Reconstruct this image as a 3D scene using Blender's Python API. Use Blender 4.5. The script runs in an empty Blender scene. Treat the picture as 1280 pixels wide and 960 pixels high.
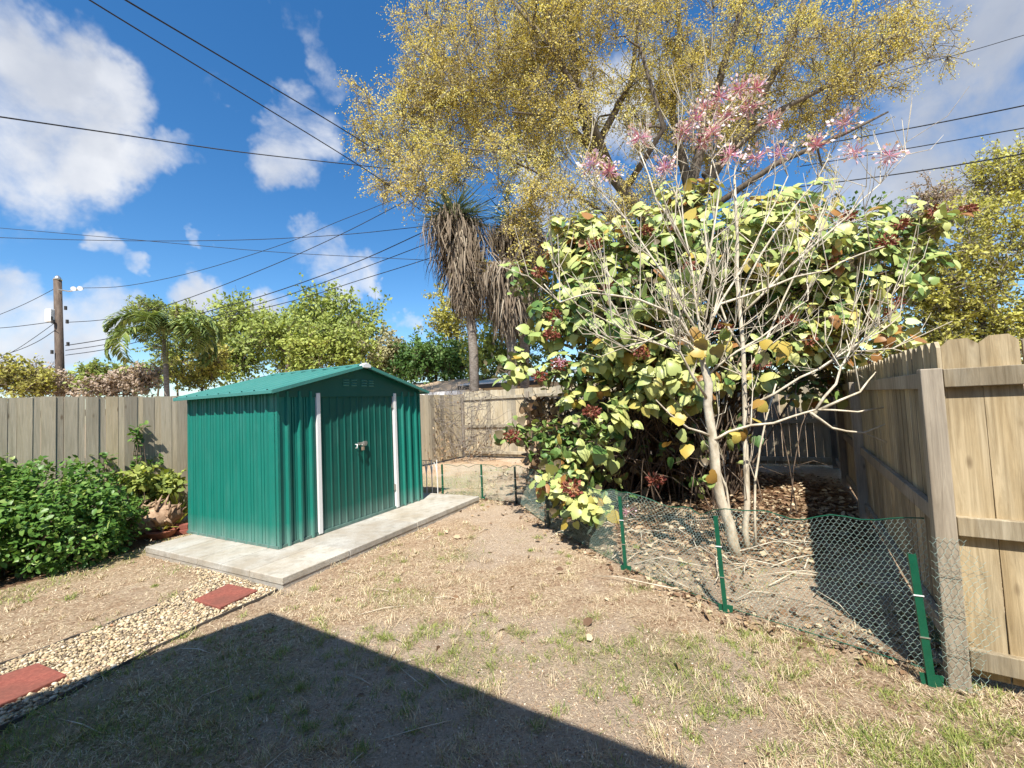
import bpy, math, random
import numpy as np
from mathutils import Matrix, Vector
random.seed(7); RNG = np.random.default_rng(7)
R = math.radians
scene = bpy.context.scene
COL = scene.collection
# ------------------------------------------------------------------ camera
CAMH, PITCH, ROLL, F = 1.6, 0.0478, 0.0449, 524.0
fw = np.array([0, math.cos(PITCH), math.sin(PITCH)]); u0 = np.array([0, -math.sin(PITCH), math.cos(PITCH)]); r0 = np.array([1., 0, 0])
rt = math.cos(ROLL)*r0 - math.sin(ROLL)*u0; up = math.sin(ROLL)*r0 + math.cos(ROLL)*u0
CAM = np.array([0, 0, CAMH])
cd = bpy.data.cameras.new('camera'); cd.sensor_width = 36; cd.lens = 36*F/1280; cd.clip_start = 0.05; cd.clip_end = 2000
cam = bpy.data.objects.new('camera', cd); COL.objects.link(cam)
m = Matrix.Identity(4)
for i in range(3):
    m[i][0] = rt[i]; m[i][1] = up[i]; m[i][2] = -fw[i]; m[i][3] = CAM[i]
cam.matrix_world = m
scene.camera = cam
def ray(x, y): return fw + rt*(x-640)/F - up*(y-480)/F
def gp(x, y, z=0.0):
    d = ray(x, y); t = (z-CAMH)/d[2]; return CAM + d*t
def at(x, y, Y):
    d = ray(x, y); return CAM + d*(Y/d[1])
def v3(*a): return np.array(a, float)
def nrm(v): return v/(np.linalg.norm(v)+1e-12)
UP = v3(0, 0, 1)
# ------------------------------------------------------------------ noise
def vnoise(x, y, sc, seed=0):
    x = np.asarray(x)*sc; y = np.asarray(y)*sc
    xi = np.floor(x).astype(np.int64); yi = np.floor(y).astype(np.int64); fx = x-xi; fy = y-yi
    def h(a, b):
        n = (a*374761393 + b*668265263 + seed*1274126177) & 0xffffffff
        n = ((n ^ (n >> 13))*1274126177) & 0xffffffff
        return ((n ^ (n >> 16)) & 0xffff)/65535.0
    fx = fx*fx*(3-2*fx); fy = fy*fy*(3-2*fy)
    return (h(xi, yi)*(1-fx)+h(xi+1, yi)*fx)*(1-fy) + (h(xi, yi+1)*(1-fx)+h(xi+1, yi+1)*fx)*fy
def fbm(x, y, sc, seed=0, o=4):
    t = 0; a = .5
    for i in range(o): t = t + a*vnoise(x, y, sc*2**i, seed+i*17); a *= .5
    return t/(1-.5**o)
def inpoly(x, y, poly):
    x = np.asarray(x); y = np.asarray(y); ins = np.zeros(x.shape, bool); n = len(poly)
    for i in range(n):
        x1, y1 = poly[i][:2]; x2, y2 = poly[(i+1) % n][:2]
        if y1 == y2: continue
        c = ((y1 > y) != (y2 > y)) & (x < (x2-x1)*(y-y1)/(y2-y1)+x1)
        ins ^= c
    return ins
def sstep(a, b, x):
    t = np.clip((np.asarray(x)-a)/(b-a), 0, 1); return t*t*(3-2*t)
# ------------------------------------------------------------------ objects
def tag(o, label=None, cat=None, group=None, kind=None):
    if label: o['label'] = label
    if cat: o['category'] = cat
    if group: o['group'] = group
    if kind: o['kind'] = kind
    return o
def thing(name, label, cat, loc=(0, 0, 0), group=None):
    o = bpy.data.objects.new(name, None); o.empty_display_size = .1; COL.objects.link(o); o.location = tuple(loc)
    return tag(o, label, cat, group)
def wloc(o):
    p = np.zeros(3)
    while o is not None:
        p = p + np.array(o.location); o = o.parent
    return p
def link(name, me, mat, parent=None, origin=None, bevel=0):
    o = bpy.data.objects.new(name, me); COL.objects.link(o)
    if mat: me.materials.append(mat)
    base = wloc(parent) if parent else np.zeros(3)
    org = base if origin is None else np.array(origin, float)
    if np.any(org):
        me.transform(Matrix.Translation(Vector(tuple(-org))))
    o.location = tuple(org-base)
    if parent: o.parent = parent
    if bevel:
        b = o.modifiers.new('bevel', 'BEVEL'); b.width = bevel; b.segments = 2; b.limit_method = 'ANGLE'
    return o
class MB:
    def __init__(s): s.v = []; s.f = []; s.r = []; s.cur = .5
    def poly(s, pts):
        i = len(s.v); s.v += [tuple(p) for p in pts]; s.f.append(tuple(range(i, i+len(pts)))); s.r.append(s.cur)
    def hexa(s, p):   # 8 points: bottom 4 ccw, top 4 ccw
        i = len(s.v); s.v += [tuple(q) for q in p]
        for a in ((3, 2, 1, 0), (4, 5, 6, 7), (0, 1, 5, 4), (1, 2, 6, 5), (2, 3, 7, 6), (3, 0, 4, 7)):
            s.f.append(tuple(i+k for k in a)); s.r.append(s.cur)
    def box(s, o, a, b, c):  # corner o, edge vectors
        o, a, b, c = map(np.asarray, (o, a, b, c))
        s.hexa([o, o+a, o+a+b, o+b, o+c, o+a+c, o+a+b+c, o+b+c])
    def prism(s, pts, d):    # polygon extruded by vector d
        n = len(pts); i = len(s.v); d = np.asarray(d)
        s.v += [tuple(p) for p in pts] + [tuple(np.asarray(p)+d) for p in pts]
        s.f.append(tuple(range(i+n-1, i-1, -1))); s.f.append(tuple(range(i+n, i+2*n))); s.r += [s.cur]*2
        for k in range(n):
            j = (k+1) % n; s.f.append((i+k, i+j, i+n+j, i+n+k)); s.r.append(s.cur)
    def tube(s, pts, rad, n=5, cap=True):
        pts = [np.asarray(p, float) for p in pts]; m_ = len(pts)
        if not hasattr(rad, '__len__'): rad = [rad]*m_
        i0 = len(s.v); ref = None
        for k, p in enumerate(pts):
            t = nrm(pts[min(k+1, m_-1)]-pts[max(k-1, 0)])
            if ref is None: ref = v3(1, 0, 0) if abs(t[0]) < .8 else v3(0, 1, 0)
            ref = nrm(ref - t*np.dot(ref, t)); q = np.cross(t, ref)
            for j in range(n):
                a = 2*math.pi*j/n; s.v.append(tuple(p+(ref*math.cos(a)+q*math.sin(a))*rad[k]))
        for k in range(m_-1):
            for j in range(n):
                j2 = (j+1) % n
                s.f.append((i0+k*n+j, i0+k*n+j2, i0+(k+1)*n+j2, i0+(k+1)*n+j)); s.r.append(s.cur)
        if cap and n > 2:
            s.f.append(tuple(i0+j for j in range(n-1, -1, -1))); s.f.append(tuple(i0+(m_-1)*n+j for j in range(n))); s.r += [s.cur]*2
    def lathe(s, c, prof, n=16):
        i0 = len(s.v)
        for r_, z in prof:
            for j in range(n):
                a = 2*math.pi*j/n; s.v.append((c[0]+r_*math.cos(a), c[1]+r_*math.sin(a), c[2]+z))
        for k in range(len(prof)-1):
            for j in range(n):
                j2 = (j+1) % n; s.f.append((i0+k*n+j, i0+k*n+j2, i0+(k+1)*n+j2, i0+(k+1)*n+j)); s.r.append(s.cur)
    def build(s, name, mat, parent=None, origin=None, smooth=False, bevel=0):
        me = bpy.data.meshes.new(name); me.from_pydata(s.v, [], s.f)
        at_ = me.attributes.new('rnd', 'FLOAT', 'FACE'); at_.data.foreach_set('value', np.array(s.r, np.float32))
        if smooth: me.polygons.foreach_set('use_smooth', np.ones(len(s.f), bool))
        me.update()
        return link(name, me, mat, parent, origin, bevel)
def cloud_mesh(name, P, X, N, S, tv, tf, rnd, smooth=False, Sw=None, Sz=None):
    """copies of a template (tv: x across, y along, z normal) at P, along X, normal N"""
    P = np.asarray(P); n = len(P); tv = np.asarray(tv, float); tf = np.asarray(tf, np.int64)
    X = X/(np.linalg.norm(X, axis=1, keepdims=True)+1e-9)
    N = N-X*np.sum(X*N, axis=1, keepdims=True); N = N/(np.linalg.norm(N, axis=1, keepdims=True)+1e-9)
    Y = np.cross(X, N); S = np.broadcast_to(np.asarray(S, float), (n,))[:, None, None]
    Wd = S if Sw is None else np.broadcast_to(np.asarray(Sw, float), (n,))[:, None, None]
    V = P[:, None, :] + Wd*tv[None, :, 0:1]*Y[:, None, :] + S*tv[None, :, 1:2]*X[:, None, :] + (S if Sz is None else S*np.asarray(Sz)[:, None, None])*tv[None, :, 2:3]*N[:, None, :]
    k = len(tv); Fc = (tf[None]+(np.arange(n)*k)[:, None, None]).reshape(-1, tf.shape[1])
    me = bpy.data.meshes.new(name); nf, fs = Fc.shape
    me.vertices.add(n*k); me.vertices.foreach_set('co', V.reshape(-1).astype(np.float32))
    me.loops.add(nf*fs); me.loops.foreach_set('vertex_index', Fc.reshape(-1).astype(np.int32))
    me.polygons.add(nf); me.polygons.foreach_set('loop_start', (np.arange(nf)*fs).astype(np.int32))
    if smooth: me.polygons.foreach_set('use_smooth', np.ones(nf, bool))
    me.update(calc_edges=True)
    a = me.attributes.new('rnd', 'FLOAT', 'FACE'); a.data.foreach_set('value', np.repeat(np.asarray(rnd, np.float32), len(tf)))
    return me
KITE = ([(0, 0, 0), (-.32, .45, .05), (0, 1, -.05), (.32, .45, .05)], [(0, 3, 2, 1)])
OVAL = ([(0, 0, 0), (-.3, .3, .06), (-.26, .7, .04), (0, 1, -.1), (.26, .7, .04), (.3, .3, .06), (0, .5, 0)], [(0, 6, 1), (1, 6, 2), (2, 6, 3), (0, 5, 6), (5, 4, 6), (4, 3, 6)])
HEART = ([(0, 0, 0), (0, .3, 0), (0, .68, -.06), (0, 1.05, -.26), (-.16, -.14, -.02), (-.46, -.02, -.07), (-.53, .3, -.1), (-.36, .68, -.14), (.16, -.14, -.02), (.46, -.02, -.07), (.53, .3, -.1), (.36, .68, -.14)],
         [(0, 1, 5), (0, 5, 4), (1, 6, 5), (1, 2, 7), (1, 7, 6), (2, 3, 7), (0, 9, 1), (0, 8, 9), (1, 9, 10), (1, 11, 2), (1, 10, 11), (2, 11, 3)])
BLADE = ([(-.5, 0, 0), (.5, 0, 0), (-.4, .5, .06), (.4, .5, .06), (0, 1, .22)], [(0, 1, 3), (0, 3, 2), (2, 3, 4)])
STRAP = ([(-.5, 0, 0), (.5, 0, 0), (-.5, .5, .06), (.5, .5, .06), (-.1, 1, -.05), (.1, 1, -.05)], [(0, 1, 3, 2), (2, 3, 5, 4)])
def rdir(n, rng): 
    v = rng.normal(size=(n, 3)); return v/np.linalg.norm(v, axis=1, keepdims=True)
# ------------------------------------------------------------------ materials
class NT:
    def __init__(s, name):
        s.m = bpy.data.materials.new(name); s.m.use_nodes = True; s.t = s.m.node_tree; s.t.nodes.clear()
        s.out = s.n('ShaderNodeOutputMaterial')
    def n(s, t, **kw):
        x = s.t.nodes.new(t)
        for k, v in kw.items(): setattr(x, k, v)
        return x
    def l(s, a, b): s.t.links.new(a, b)
    def coord(s, scale=(1, 1, 1), kind='Object'):
        c = s.n('ShaderNodeTexCoord'); mp = s.n('ShaderNodeMapping'); mp.inputs['Scale'].default_value = scale
        s.l(c.outputs[kind], mp.inputs['Vector']); return mp.outputs['Vector']
    def noise(s, vec, scale, detail=4, rough=.55, dist=0):
        x = s.n('ShaderNodeTexNoise'); x.inputs['Scale'].default_value = scale; x.inputs['Detail'].default_value = detail
        x.inputs['Roughness'].default_value = rough; x.inputs['Distortion'].default_value = dist
        if vec is not None: s.l(vec, x.inputs['Vector'])
        return x.outputs['Fac']
    def ramp(s, fac, stops):
        x = s.n('ShaderNodeValToRGB'); e = x.color_ramp.elements
        while len(e) < len(stops): e.new(.5)
        for k, (p, c) in enumerate(stops):
            e[k].position = p; e[k].color = (c[0], c[1], c[2], 1) if hasattr(c, '__len__') else (c, c, c, 1)
        s.l(fac, x.inputs['Fac']); return x.outputs['Color']
    def mix(s, fac, a, b, mode='MIX'):
        x = s.n('ShaderNodeMix', data_type='RGBA', blend_type=mode)
        for sock, val in ((x.inputs[0], fac), (x.inputs[6], a), (x.inputs[7], b)):
            if hasattr(val, 'is_linked') or hasattr(val, 'links'): s.l(val, sock)
            elif hasattr(val, '__len__'): sock.default_value = (*val[:3], 1)
            else: sock.default_value = val
        return x.outputs[2]
    def attr(s, name='rnd'):
        a = s.n('ShaderNodeAttribute'); a.attribute_name = name; return a.outputs['Fac']
    def math(s, op, a, b=None, clamp=False):
        x = s.n('ShaderNodeMath', operation=op); x.use_clamp = clamp
        for i, v in enumerate((a, b)):
            if v is None: continue
            if hasattr(v, 'links'): s.l(v, x.inputs[i])
            else: x.inputs[i].default_value = v
        return x.outputs[0]
    def bump(s, h, strength=.3, dist=.01):
        b = s.n('ShaderNodeBump'); b.inputs['Strength'].default_value = strength; b.inputs['Distance'].default_value = dist
        s.l(h, b.inputs['Height']); return b.outputs['Normal']
    def pbr(s, col, rough=.7, metal=0, spec=.4, normal=None):
        p = s.n('ShaderNodeBsdfPrincipled')
        if hasattr(col, 'links'): s.l(col, p.inputs['Base Color'])
        else: p.inputs['Base Color'].default_value = (*col, 1)
        if hasattr(rough, 'links'): s.l(rough, p.inputs['Roughness'])
        else: p.inputs['Roughness'].default_value = rough
        p.inputs['Metallic'].default_value = metal; p.inputs['Specular IOR Level'].default_value = spec
        if normal is not None: s.l(normal, p.inputs['Normal'])
        s.p = p; s.l(p.outputs[0], s.out.inputs[0]); return s.m
def leaf_mat(name, stops, trans=.3, back=None, spec=.25, rough=.5, vein=0):
    t = NT(name); c = t.ramp(t.attr(), stops)
    nz = t.noise(t.coord(), 9, 2); c = t.mix(t.math('MULTIPLY', nz, .35), c, t.mix(1.0, c, (.55, .6, .4), 'MULTIPLY'))
    front = c
    if back:
        g = t.n('ShaderNodeNewGeometry'); c = t.mix(g.outputs['Backfacing'], c, back)
    p = t.n('ShaderNodeBsdfPrincipled'); t.l(c, p.inputs['Base Color']); p.inputs['Roughness'].default_value = rough; p.inputs['Specular IOR Level'].default_value = spec
    tr = t.n('ShaderNodeBsdfTranslucent'); t.l(t.mix(1.0, front, (1.0, 1.0, .45), 'MULTIPLY'), tr.inputs['Color'])
    mx = t.n('ShaderNodeMixShader'); mx.inputs[0].default_value = trans; t.l(p.outputs[0], mx.inputs[1]); t.l(tr.outputs[0], mx.inputs[2])
    t.l(mx.outputs[0], t.out.inputs[0]); return t.m
def bark_mat(name, c1, c2, scale=14, stretch=.25, rough=.9):
    t = NT(name); v = t.coord((1, 1, stretch)); n = t.noise(v, scale, 5, .65)
    n2 = t.noise(t.coord(), 3, 3)
    c = t.mix(n2, t.ramp(n, [(.3, c1), (.7, c2)]), t.ramp(n, [(.35, [k*.6 for k in c1]), (.75, c2)]))
    if name == 'oak_bark': c = t.mix(1.0, c, t.ramp(t.attr(), [(0, (.42, .38, .34)), (.3, (.6, .57, .53)), (.4, (1, 1, 1))]), 'MULTIPLY')
    return t.pbr(c, rough, 0, .2, t.bump(n, .6, .01))
def wood_mat(name, dark, light, tint, stain=.5, kind=0):
    t = NT(name); r = t.attr()
    c_ = t.n('ShaderNodeTexCoord'); mp = t.n('ShaderNodeMapping'); mp.inputs['Scale'].default_value = (14, 14, .9)
    off = t.n('ShaderNodeCombineXYZ'); t.l(t.math('MULTIPLY', r, 37.0), off.inputs[2]); t.l(t.math('MULTIPLY', r, 11.0), off.inputs[0])
    t.l(off.outputs[0], mp.inputs['Location']); t.l(c_.outputs['Object'], mp.inputs['Vector'])
    g = t.noise(mp.outputs[0], 2.2, 6, .65, 1.2)
    mp2 = t.n('ShaderNodeMapping'); mp2.inputs['Scale'].default_value = (60, 60, 2.0); t.l(c_.outputs['Object'], mp2.inputs['Vector']); t.l(off.outputs[0], mp2.inputs['Location'])
    fine = t.noise(mp2.outputs[0], 2.5, 4, .6)
    w = t.n('ShaderNodeTexWave', wave_type='BANDS', bands_direction='DIAGONAL'); w.inputs['Scale'].default_value = .55; w.inputs['Distortion'].default_value = 9; w.inputs['Detail'].default_value = 3; w.inputs['Detail Scale'].default_value = .6
    t.l(mp.outputs[0], w.inputs['Vector'])
    c = t.ramp(g, [(.28, dark), (.62, light)])
    c = t.mix(t.math('MULTIPLY', w.outputs['Fac'], .38), c, t.mix(1.0, c, tint, 'MULTIPLY'))
    c = t.mix(t.math('MULTIPLY', fine, .5), c, t.mix(1.0, c, (.62, .6, .58), 'MULTIPLY'))
    # weathering blotches, per-board tone
    bl = t.noise(t.coord((1.2, 1.2, .45)), 2.2, 5, .6)
    c = t.mix(t.math('MULTIPLY', t.ramp(bl, [(.42, 0), (.68, 1)]), stain), c, t.mix(1.0, c, (.45, .45, .46), 'MULTIPLY'))
    tone = t.ramp(r, [(0, (.58, .58, .60)), (.3, (.82, .82, .83)), (.55, (1, 1, 1)), (1, (1.0, .93, .82))])
    c = t.mix(1.0, c, tone, 'MULTIPLY')
    # knots
    vo = t.n('ShaderNodeTexVoronoi'); vo.inputs['Scale'].default_value = 1.0
    mp3 = t.n('ShaderNodeMapping'); mp3.inputs['Scale'].default_value = (7, 7, 2.6); t.l(c_.outputs['Object'], mp3.inputs['Vector']); t.l(off.outputs[0], mp3.inputs['Location']); t.l(mp3.outputs[0], vo.inputs['Vector'])
    k = t.ramp(vo.outputs['Distance'], [(.05, 1), (.13, 0)]); c = t.mix(t.math('MULTIPLY', k, .7), c, (.1, .06, .03))
    return t.pbr(c, .85, 0, .2, t.bump(t.math('ADD', g, fine), .35, .006))
def plain(name, col, rough=.6, metal=0, var=.25, scale=8, bump=0, spec=.4):
    t = NT(name); n = t.noise(t.coord(), scale, 5, .6)
    c = t.mix(n, [k*(1-var) for k in col], [min(1, k*(1+var)) for k in col])
    return t.pbr(c, rough, metal, spec, t.bump(n, bump, .01) if bump else None)
M = {}
def paint_green(name, col):
    t = NT(name); z = t.n('ShaderNodeTexCoord'); sp = t.n('ShaderNodeSeparateXYZ'); t.l(z.outputs['Object'], sp.inputs[0])
    n = t.noise(t.coord(), 2.2, 5, .6); n2 = t.noise(t.coord((3, 3, .8)), 3, 4)
    c = t.mix(n, [k*.88 for k in col], [k*1.1 for k in col])
    # dust splashed up near the slab
    d = t.math('MULTIPLY', t.math('SUBTRACT', 1.0, t.math('DIVIDE', sp.outputs[2], .26), True), t.math('ADD', n2, .15, True))
    c = t.mix(t.math('MULTIPLY', d, .6), c, (.26, .33, .30))
    c = t.mix(t.math('MULTIPLY', t.ramp(n2, [(.5, 0), (.8, 1)]), .06), c, (.2, .3, .27))
    return t.pbr(c, t.ramp(n2, [(.3, .36), (.8, .55)]), 0, .45, t.bump(n, .35, .03))
M['shed'] = paint_green('shed_green', (.009, .165, .125))
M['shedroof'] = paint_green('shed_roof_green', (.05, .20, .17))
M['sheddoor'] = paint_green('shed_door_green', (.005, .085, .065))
M['white'] = plain('white_paint', (.72, .72, .70), .45, 0, .08)
M['steel'] = plain('steel', (.55, .54, .5), .35, .8, .15)
M['rust'] = plain('rusty_steel', (.35, .28, .2), .6, .5, .3)
M['fence_grey'] = wood_mat('weathered_grey_wood', (.44, .385, .27), (.60, .525, .385), (.85, .83, .78), .3)
M['fence_back'] = wood_mat('sun_bleached_wood', (.42, .37, .26), (.64, .57, .43), (.78, .72, .62), .4)
M['fence_pine'] = wood_mat('pressure_treated_pine', (.33, .265, .165), (.60, .515, .36), (.70, .60, .44), .85)
M['post'] = wood_mat('post_wood', (.28, .24, .19), (.46, .405, .325), (.7, .66, .6), .55)
M['oakbark'] = bark_mat('oak_bark', (.16, .14, .115), (.36, .325, .28))
M['brownbark'] = bark_mat('brown_bark', (.10, .07, .05), (.24, .18, .13))
M['palebark'] = bark_mat('pale_bark', (.42, .35, .24), (.74, .66, .52), 12, .5)
M['palmbark'] = bark_mat('palm_bark', (.16, .13, .10), (.34, .30, .26), 10, 3)
M['pole'] = bark_mat('creosote_pole', (.07, .05, .04), (.17, .13, .1), 12, .15)
M['oakleaf'] = leaf_mat('oak_leaf', [(0, (.32, .25, .10)), (.25, (.60, .47, .14)), (.6, (.76, .64, .22)), (.85, (.66, .63, .20)), (1, (.42, .45, .15))], .38)
M['greenleaf'] = leaf_mat('green_tree_leaf', [(0, (.16, .21, .06)), (.5, (.32, .38, .09)), (1, (.50, .53, .14))], .3)
M['darkleaf'] = leaf_mat('dark_tree_leaf', [(0, (.05, .11, .03)), (.6, (.13, .23, .06)), (1, (.24, .33, .09))], .3)
M['dullleaf'] = leaf_mat('dull_tree_leaf', [(0, (.18, .15, .09)), (.5, (.33, .30, .16)), (1, (.44, .41, .2))], .2)
M['yellowleaf'] = leaf_mat('yellow_tree_leaf', [(0, (.26, .23, .07)), (.5, (.48, .45, .10)), (1, (.6, .57, .15))], .3)
M['pinkleaf'] = leaf_mat('pinkish_twig_leaf', [(0, (.30, .22, .17)), (1, (.50, .39, .31))], .2)
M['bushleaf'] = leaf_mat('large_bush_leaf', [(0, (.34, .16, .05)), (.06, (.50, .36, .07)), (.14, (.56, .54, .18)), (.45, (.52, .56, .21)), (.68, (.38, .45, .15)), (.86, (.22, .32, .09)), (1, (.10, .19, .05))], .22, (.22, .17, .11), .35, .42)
M['shrubleaf'] = leaf_mat('shrub_leaf', [(0, (.05, .12, .025)), (.5, (.11, .22, .04)), (.85, (.20, .32, .07)), (1, (.34, .42, .12))], .25, None, .3, .42)
M['palmleaf'] = leaf_mat('palm_leaf', [(0, (.09, .13, .04)), (.6, (.20, .27, .08)), (1, (.38, .42, .15))], .25, None, .4, .4)
M['spikeleaf'] = leaf_mat('strap_leaf', [(0, (.07, .10, .08)), (.6, (.16, .22, .16)), (1, (.28, .3, .2))], .15)
M['deadleaf'] = leaf_mat('dead_strap_leaf', [(0, (.08, .06, .045)), (.5, (.22, .165, .12)), (1, (.42, .35, .27))], .1, None, .15, .8)
M['flower'] = leaf_mat('starburst_petal', [(0, (.50, .10, .25)), (.4, (.74, .38, .52)), (.7, (.86, .68, .75)), (1, (.93, .88, .88))], .3)
M['driedflower'] = leaf_mat('dried_flower', [(0, (.16, .035, .03)), (.6, (.30, .09, .06)), (1, (.42, .22, .14))], .15)
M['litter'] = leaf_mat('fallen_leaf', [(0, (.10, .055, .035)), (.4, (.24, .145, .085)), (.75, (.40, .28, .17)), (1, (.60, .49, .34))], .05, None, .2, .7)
M['straw'] = leaf_mat('dry_grass', [(0, (.34, .22, .14)), (.45, (.58, .45, .31)), (.85, (.80, .68, .50)), (1, (.50, .50, .22))], .15, None, .1, .8)
M['grass'] = leaf_mat('green_grass', [(0, (.11, .16, .035)), (.55, (.26, .32, .07)), (1, (.52, .50, .18))], .25)
M['wiregreen'] = plain('green_coated_wire', (.33, .46, .40), .45, .1, .15)
M['wireposts'] = plain('green_post_enamel', (.006, .085, .045), .4, 0, .3, 20)
M['darkposts'] = plain('dark_post_enamel', (.01, .03, .025), .4, 0, .2, 20)
M['cable'] = plain('black_cable', (.015, .015, .018), .6, 0, .1)
M['terracotta'] = plain('terracotta', (.33, .13, .08), .8, 0, .35, 14, .2)
M['edging'] = plain('black_edging', (.07, .06, .05), .8, 0, .4, 20)
M['tanroof'] = plain('tan_shingles', (.42, .31, .21), .9, 0, .2, 30)
M['whitewall'] = plain('white_stucco', (.7, .69, .66), .8, 0, .06, 6)
M['tanwall'] = plain('tan_stucco', (.52, .44, .34), .85, 0, .08, 6)
M['glass'] = plain('window_glass', (.05, .06, .07), .1, 0, .1)
M['dark'] = plain('dark_fascia', (.03, .028, .025), .7, 0, .2)
M['log'] = bark_mat('driftwood', (.25, .15, .09), (.5, .36, .24), 16, 1)
# ------------------------------------------------------------------ world
SUN_EL, SHB = R(55.5), R(4.0)      # shadow bearing from +Y towards +X
SDIR = v3(-math.sin(SHB)*math.cos(SUN_EL), -math.cos(SHB)*math.cos(SUN_EL), math.sin(SUN_EL))   # towards the sun
w = bpy.data.worlds.new('World'); scene.world = w; w.use_nodes = True; nt = w.node_tree; nt.nodes.clear()
def wn(t, **kw):
    x = nt.nodes.new(t)
    for k, v in kw.items(): setattr(x, k, v)
    return x
wl = nt.links.new
sky = wn('ShaderNodeTexSky', sky_type='NISHITA'); sky.sun_disc = False; sky.sun_elevation = SUN_EL
sky.sun_rotation = math.atan2(SDIR[0], SDIR[1]); sky.altitude = 0; sky.air_density = 1.0; sky.dust_density = .35; sky.ozone_density = 3.0
hs = wn('ShaderNodeHueSaturation'); hs.inputs['Saturation'].default_value = 1.3; hs.inputs['Value'].default_value = 1.0; wl(sky.outputs[0], hs.inputs['Color'])
bgs = wn('ShaderNodeBackground'); bgs.inputs['Strength'].default_value = .102; wl(hs.outputs[0], bgs.inputs['Color'])
tc = wn('ShaderNodeTexCoord')
nz = wn('ShaderNodeTexNoise'); nz.inputs['Scale'].default_value = 5.5; nz.inputs['Detail'].default_value = 9; nz.inputs['Roughness'].default_value = .58; nz.inputs['Distortion'].default_value = .25
wl(tc.outputs['Generated'], nz.inputs['Vector'])
nw = wn('ShaderNodeTexNoise'); nw.inputs['Scale'].default_value = 6; nw.inputs['Detail'].default_value = 5; nw.inputs['Roughness'].default_value = .6; wl(tc.outputs['Generated'], nw.inputs['Vector'])
w1 = wn('ShaderNodeVectorMath', operation='SUBTRACT'); wl(nw.outputs['Color'], w1.inputs[0]); w1.inputs[1].default_value = (.5, .5, .5)
w2 = wn('ShaderNodeVectorMath', operation='SCALE'); wl(w1.outputs[0], w2.inputs[0]); w2.inputs['Scale'].default_value = .22
w3 = wn('ShaderNodeVectorMath', operation='ADD'); wl(w2.outputs[0], w3.inputs[0]); wl(tc.outputs['Generated'], w3.inputs[1])
WDIR = wn('ShaderNodeVectorMath', operation='NORMALIZE'); wl(w3.outputs[0], WDIR.inputs[0])
def wm(op, a, b=None, clamp=False):
    x = wn('ShaderNodeMath', operation=op); x.use_clamp = clamp
    for i, v in enumerate((a, b)):
        if v is None: continue
        if hasattr(v, 'links'): wl(v, x.inputs[i])
        else: x.inputs[i].default_value = v
    return x.outputs[0]
def blob_mask(blobs):
    acc = None
    for (x, y, r_, s_) in blobs:
        c = nrm(ray(x, y))
        ang = np.mean([math.acos(np.clip(np.dot(c, nrm(ray(x+dx*r_, y+dy*r_))), -1, 1)) for dx, dy in ((1, 0), (-1, 0), (0, 1), (0, -1))])
        d = wn('ShaderNodeVectorMath', operation='DOT_PRODUCT'); wl(WDIR.outputs[0], d.inputs[0]); d.inputs[1].default_value = tuple(c)
        mr = wn('ShaderNodeMapRange', interpolation_type='SMOOTHSTEP'); wl(d.outputs['Value'], mr.inputs[0])
        mr.inputs[1].default_value = math.cos(ang*1.5); mr.inputs[2].default_value = math.cos(ang*.2); mr.inputs[3].default_value = 0; mr.inputs[4].default_value = s_
        acc = mr.outputs[0] if acc is None else wm('MAXIMUM', acc, mr.outputs[0])
    return acc
cl = blob_mask([(50, 95, 100, 1), (30, 20, 70, .9), (130, 120, 60, 1), (50, 185, 75, 1), (110, 195, 60, .95), (175, 205, 40, .9), (215, 200, 30, .75),
                (375, 165, 52, 1), (345, 200, 42, 1), (330, 160, 30, .9), (405, 110, 32, .95), (395, 70, 26, .9), (375, 35, 28, .9), (350, 8, 24, .85),
                (120, 300, 24, .85), (150, 318, 22, .85), (240, 303, 15, .8), (370, 305, 26, .9), (410, 318, 36, .95), (450, 335, 30, .9), (430, 358, 30, 1), (480, 355, 14, .8),
                (5, 375, 45, 1), (60, 400, 40, .95), (115, 395, 45, 1), (110, 430, 40, .95), (30, 430, 50, .9), (515, 402, 16, .95), (250, 372, 35, .9), (330, 378, 30, .9),
                (770, 130, 70, .9), (870, 90, 50, .75), (960, 130, 60, .8), (1030, 60, 60, .65), (690, 250, 80, .8), (1180, 60, 130, 1), (1240, 190, 130, 1), (1120, 210, 90, 1), (1260, 20, 120, 1),
                (-150, 200, 120, .9), (-200, 420, 120, .9), (1500, 200, 250, .9), (1500, 450, 150, .8)])
dn = wm('ADD', wm('MULTIPLY', cl, .62), wm('MULTIPLY', wm('SUBTRACT', nz.outputs['Fac'], .5), 2.0))
mr = wn('ShaderNodeMapRange', interpolation_type='SMOOTHSTEP'); wl(dn, mr.inputs[0]); mr.inputs[1].default_value = .22; mr.inputs[2].default_value = .85; mr.inputs[4].default_value = .97
grey = blob_mask([(1190, 60, 150, 1), (1250, 180, 160, 1), (1120, 200, 80, .7), (60, 60, 60, .55), (110, 140, 40, .35)])
nz2 = wn('ShaderNodeTexNoise'); nz2.inputs['Scale'].default_value = 8; nz2.inputs['Detail'].default_value = 6; wl(tc.outputs['Generated'], nz2.inputs['Vector'])
gf = wm('MULTIPLY', grey, wm('ADD', wm('MULTIPLY', nz2.outputs['Fac'], .5), .65), True)
cr = wn('ShaderNodeMix', data_type='RGBA'); wl(gf, cr.inputs[0]); cr.inputs[6].default_value = (.90, .92, .96, 1); cr.inputs[7].default_value = (.50, .55, .65, 1)
cs = wn('ShaderNodeMix', data_type='RGBA', blend_type='MULTIPLY'); cs.inputs[0].default_value = 1; wl(cr.outputs[2], cs.inputs[6])
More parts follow.
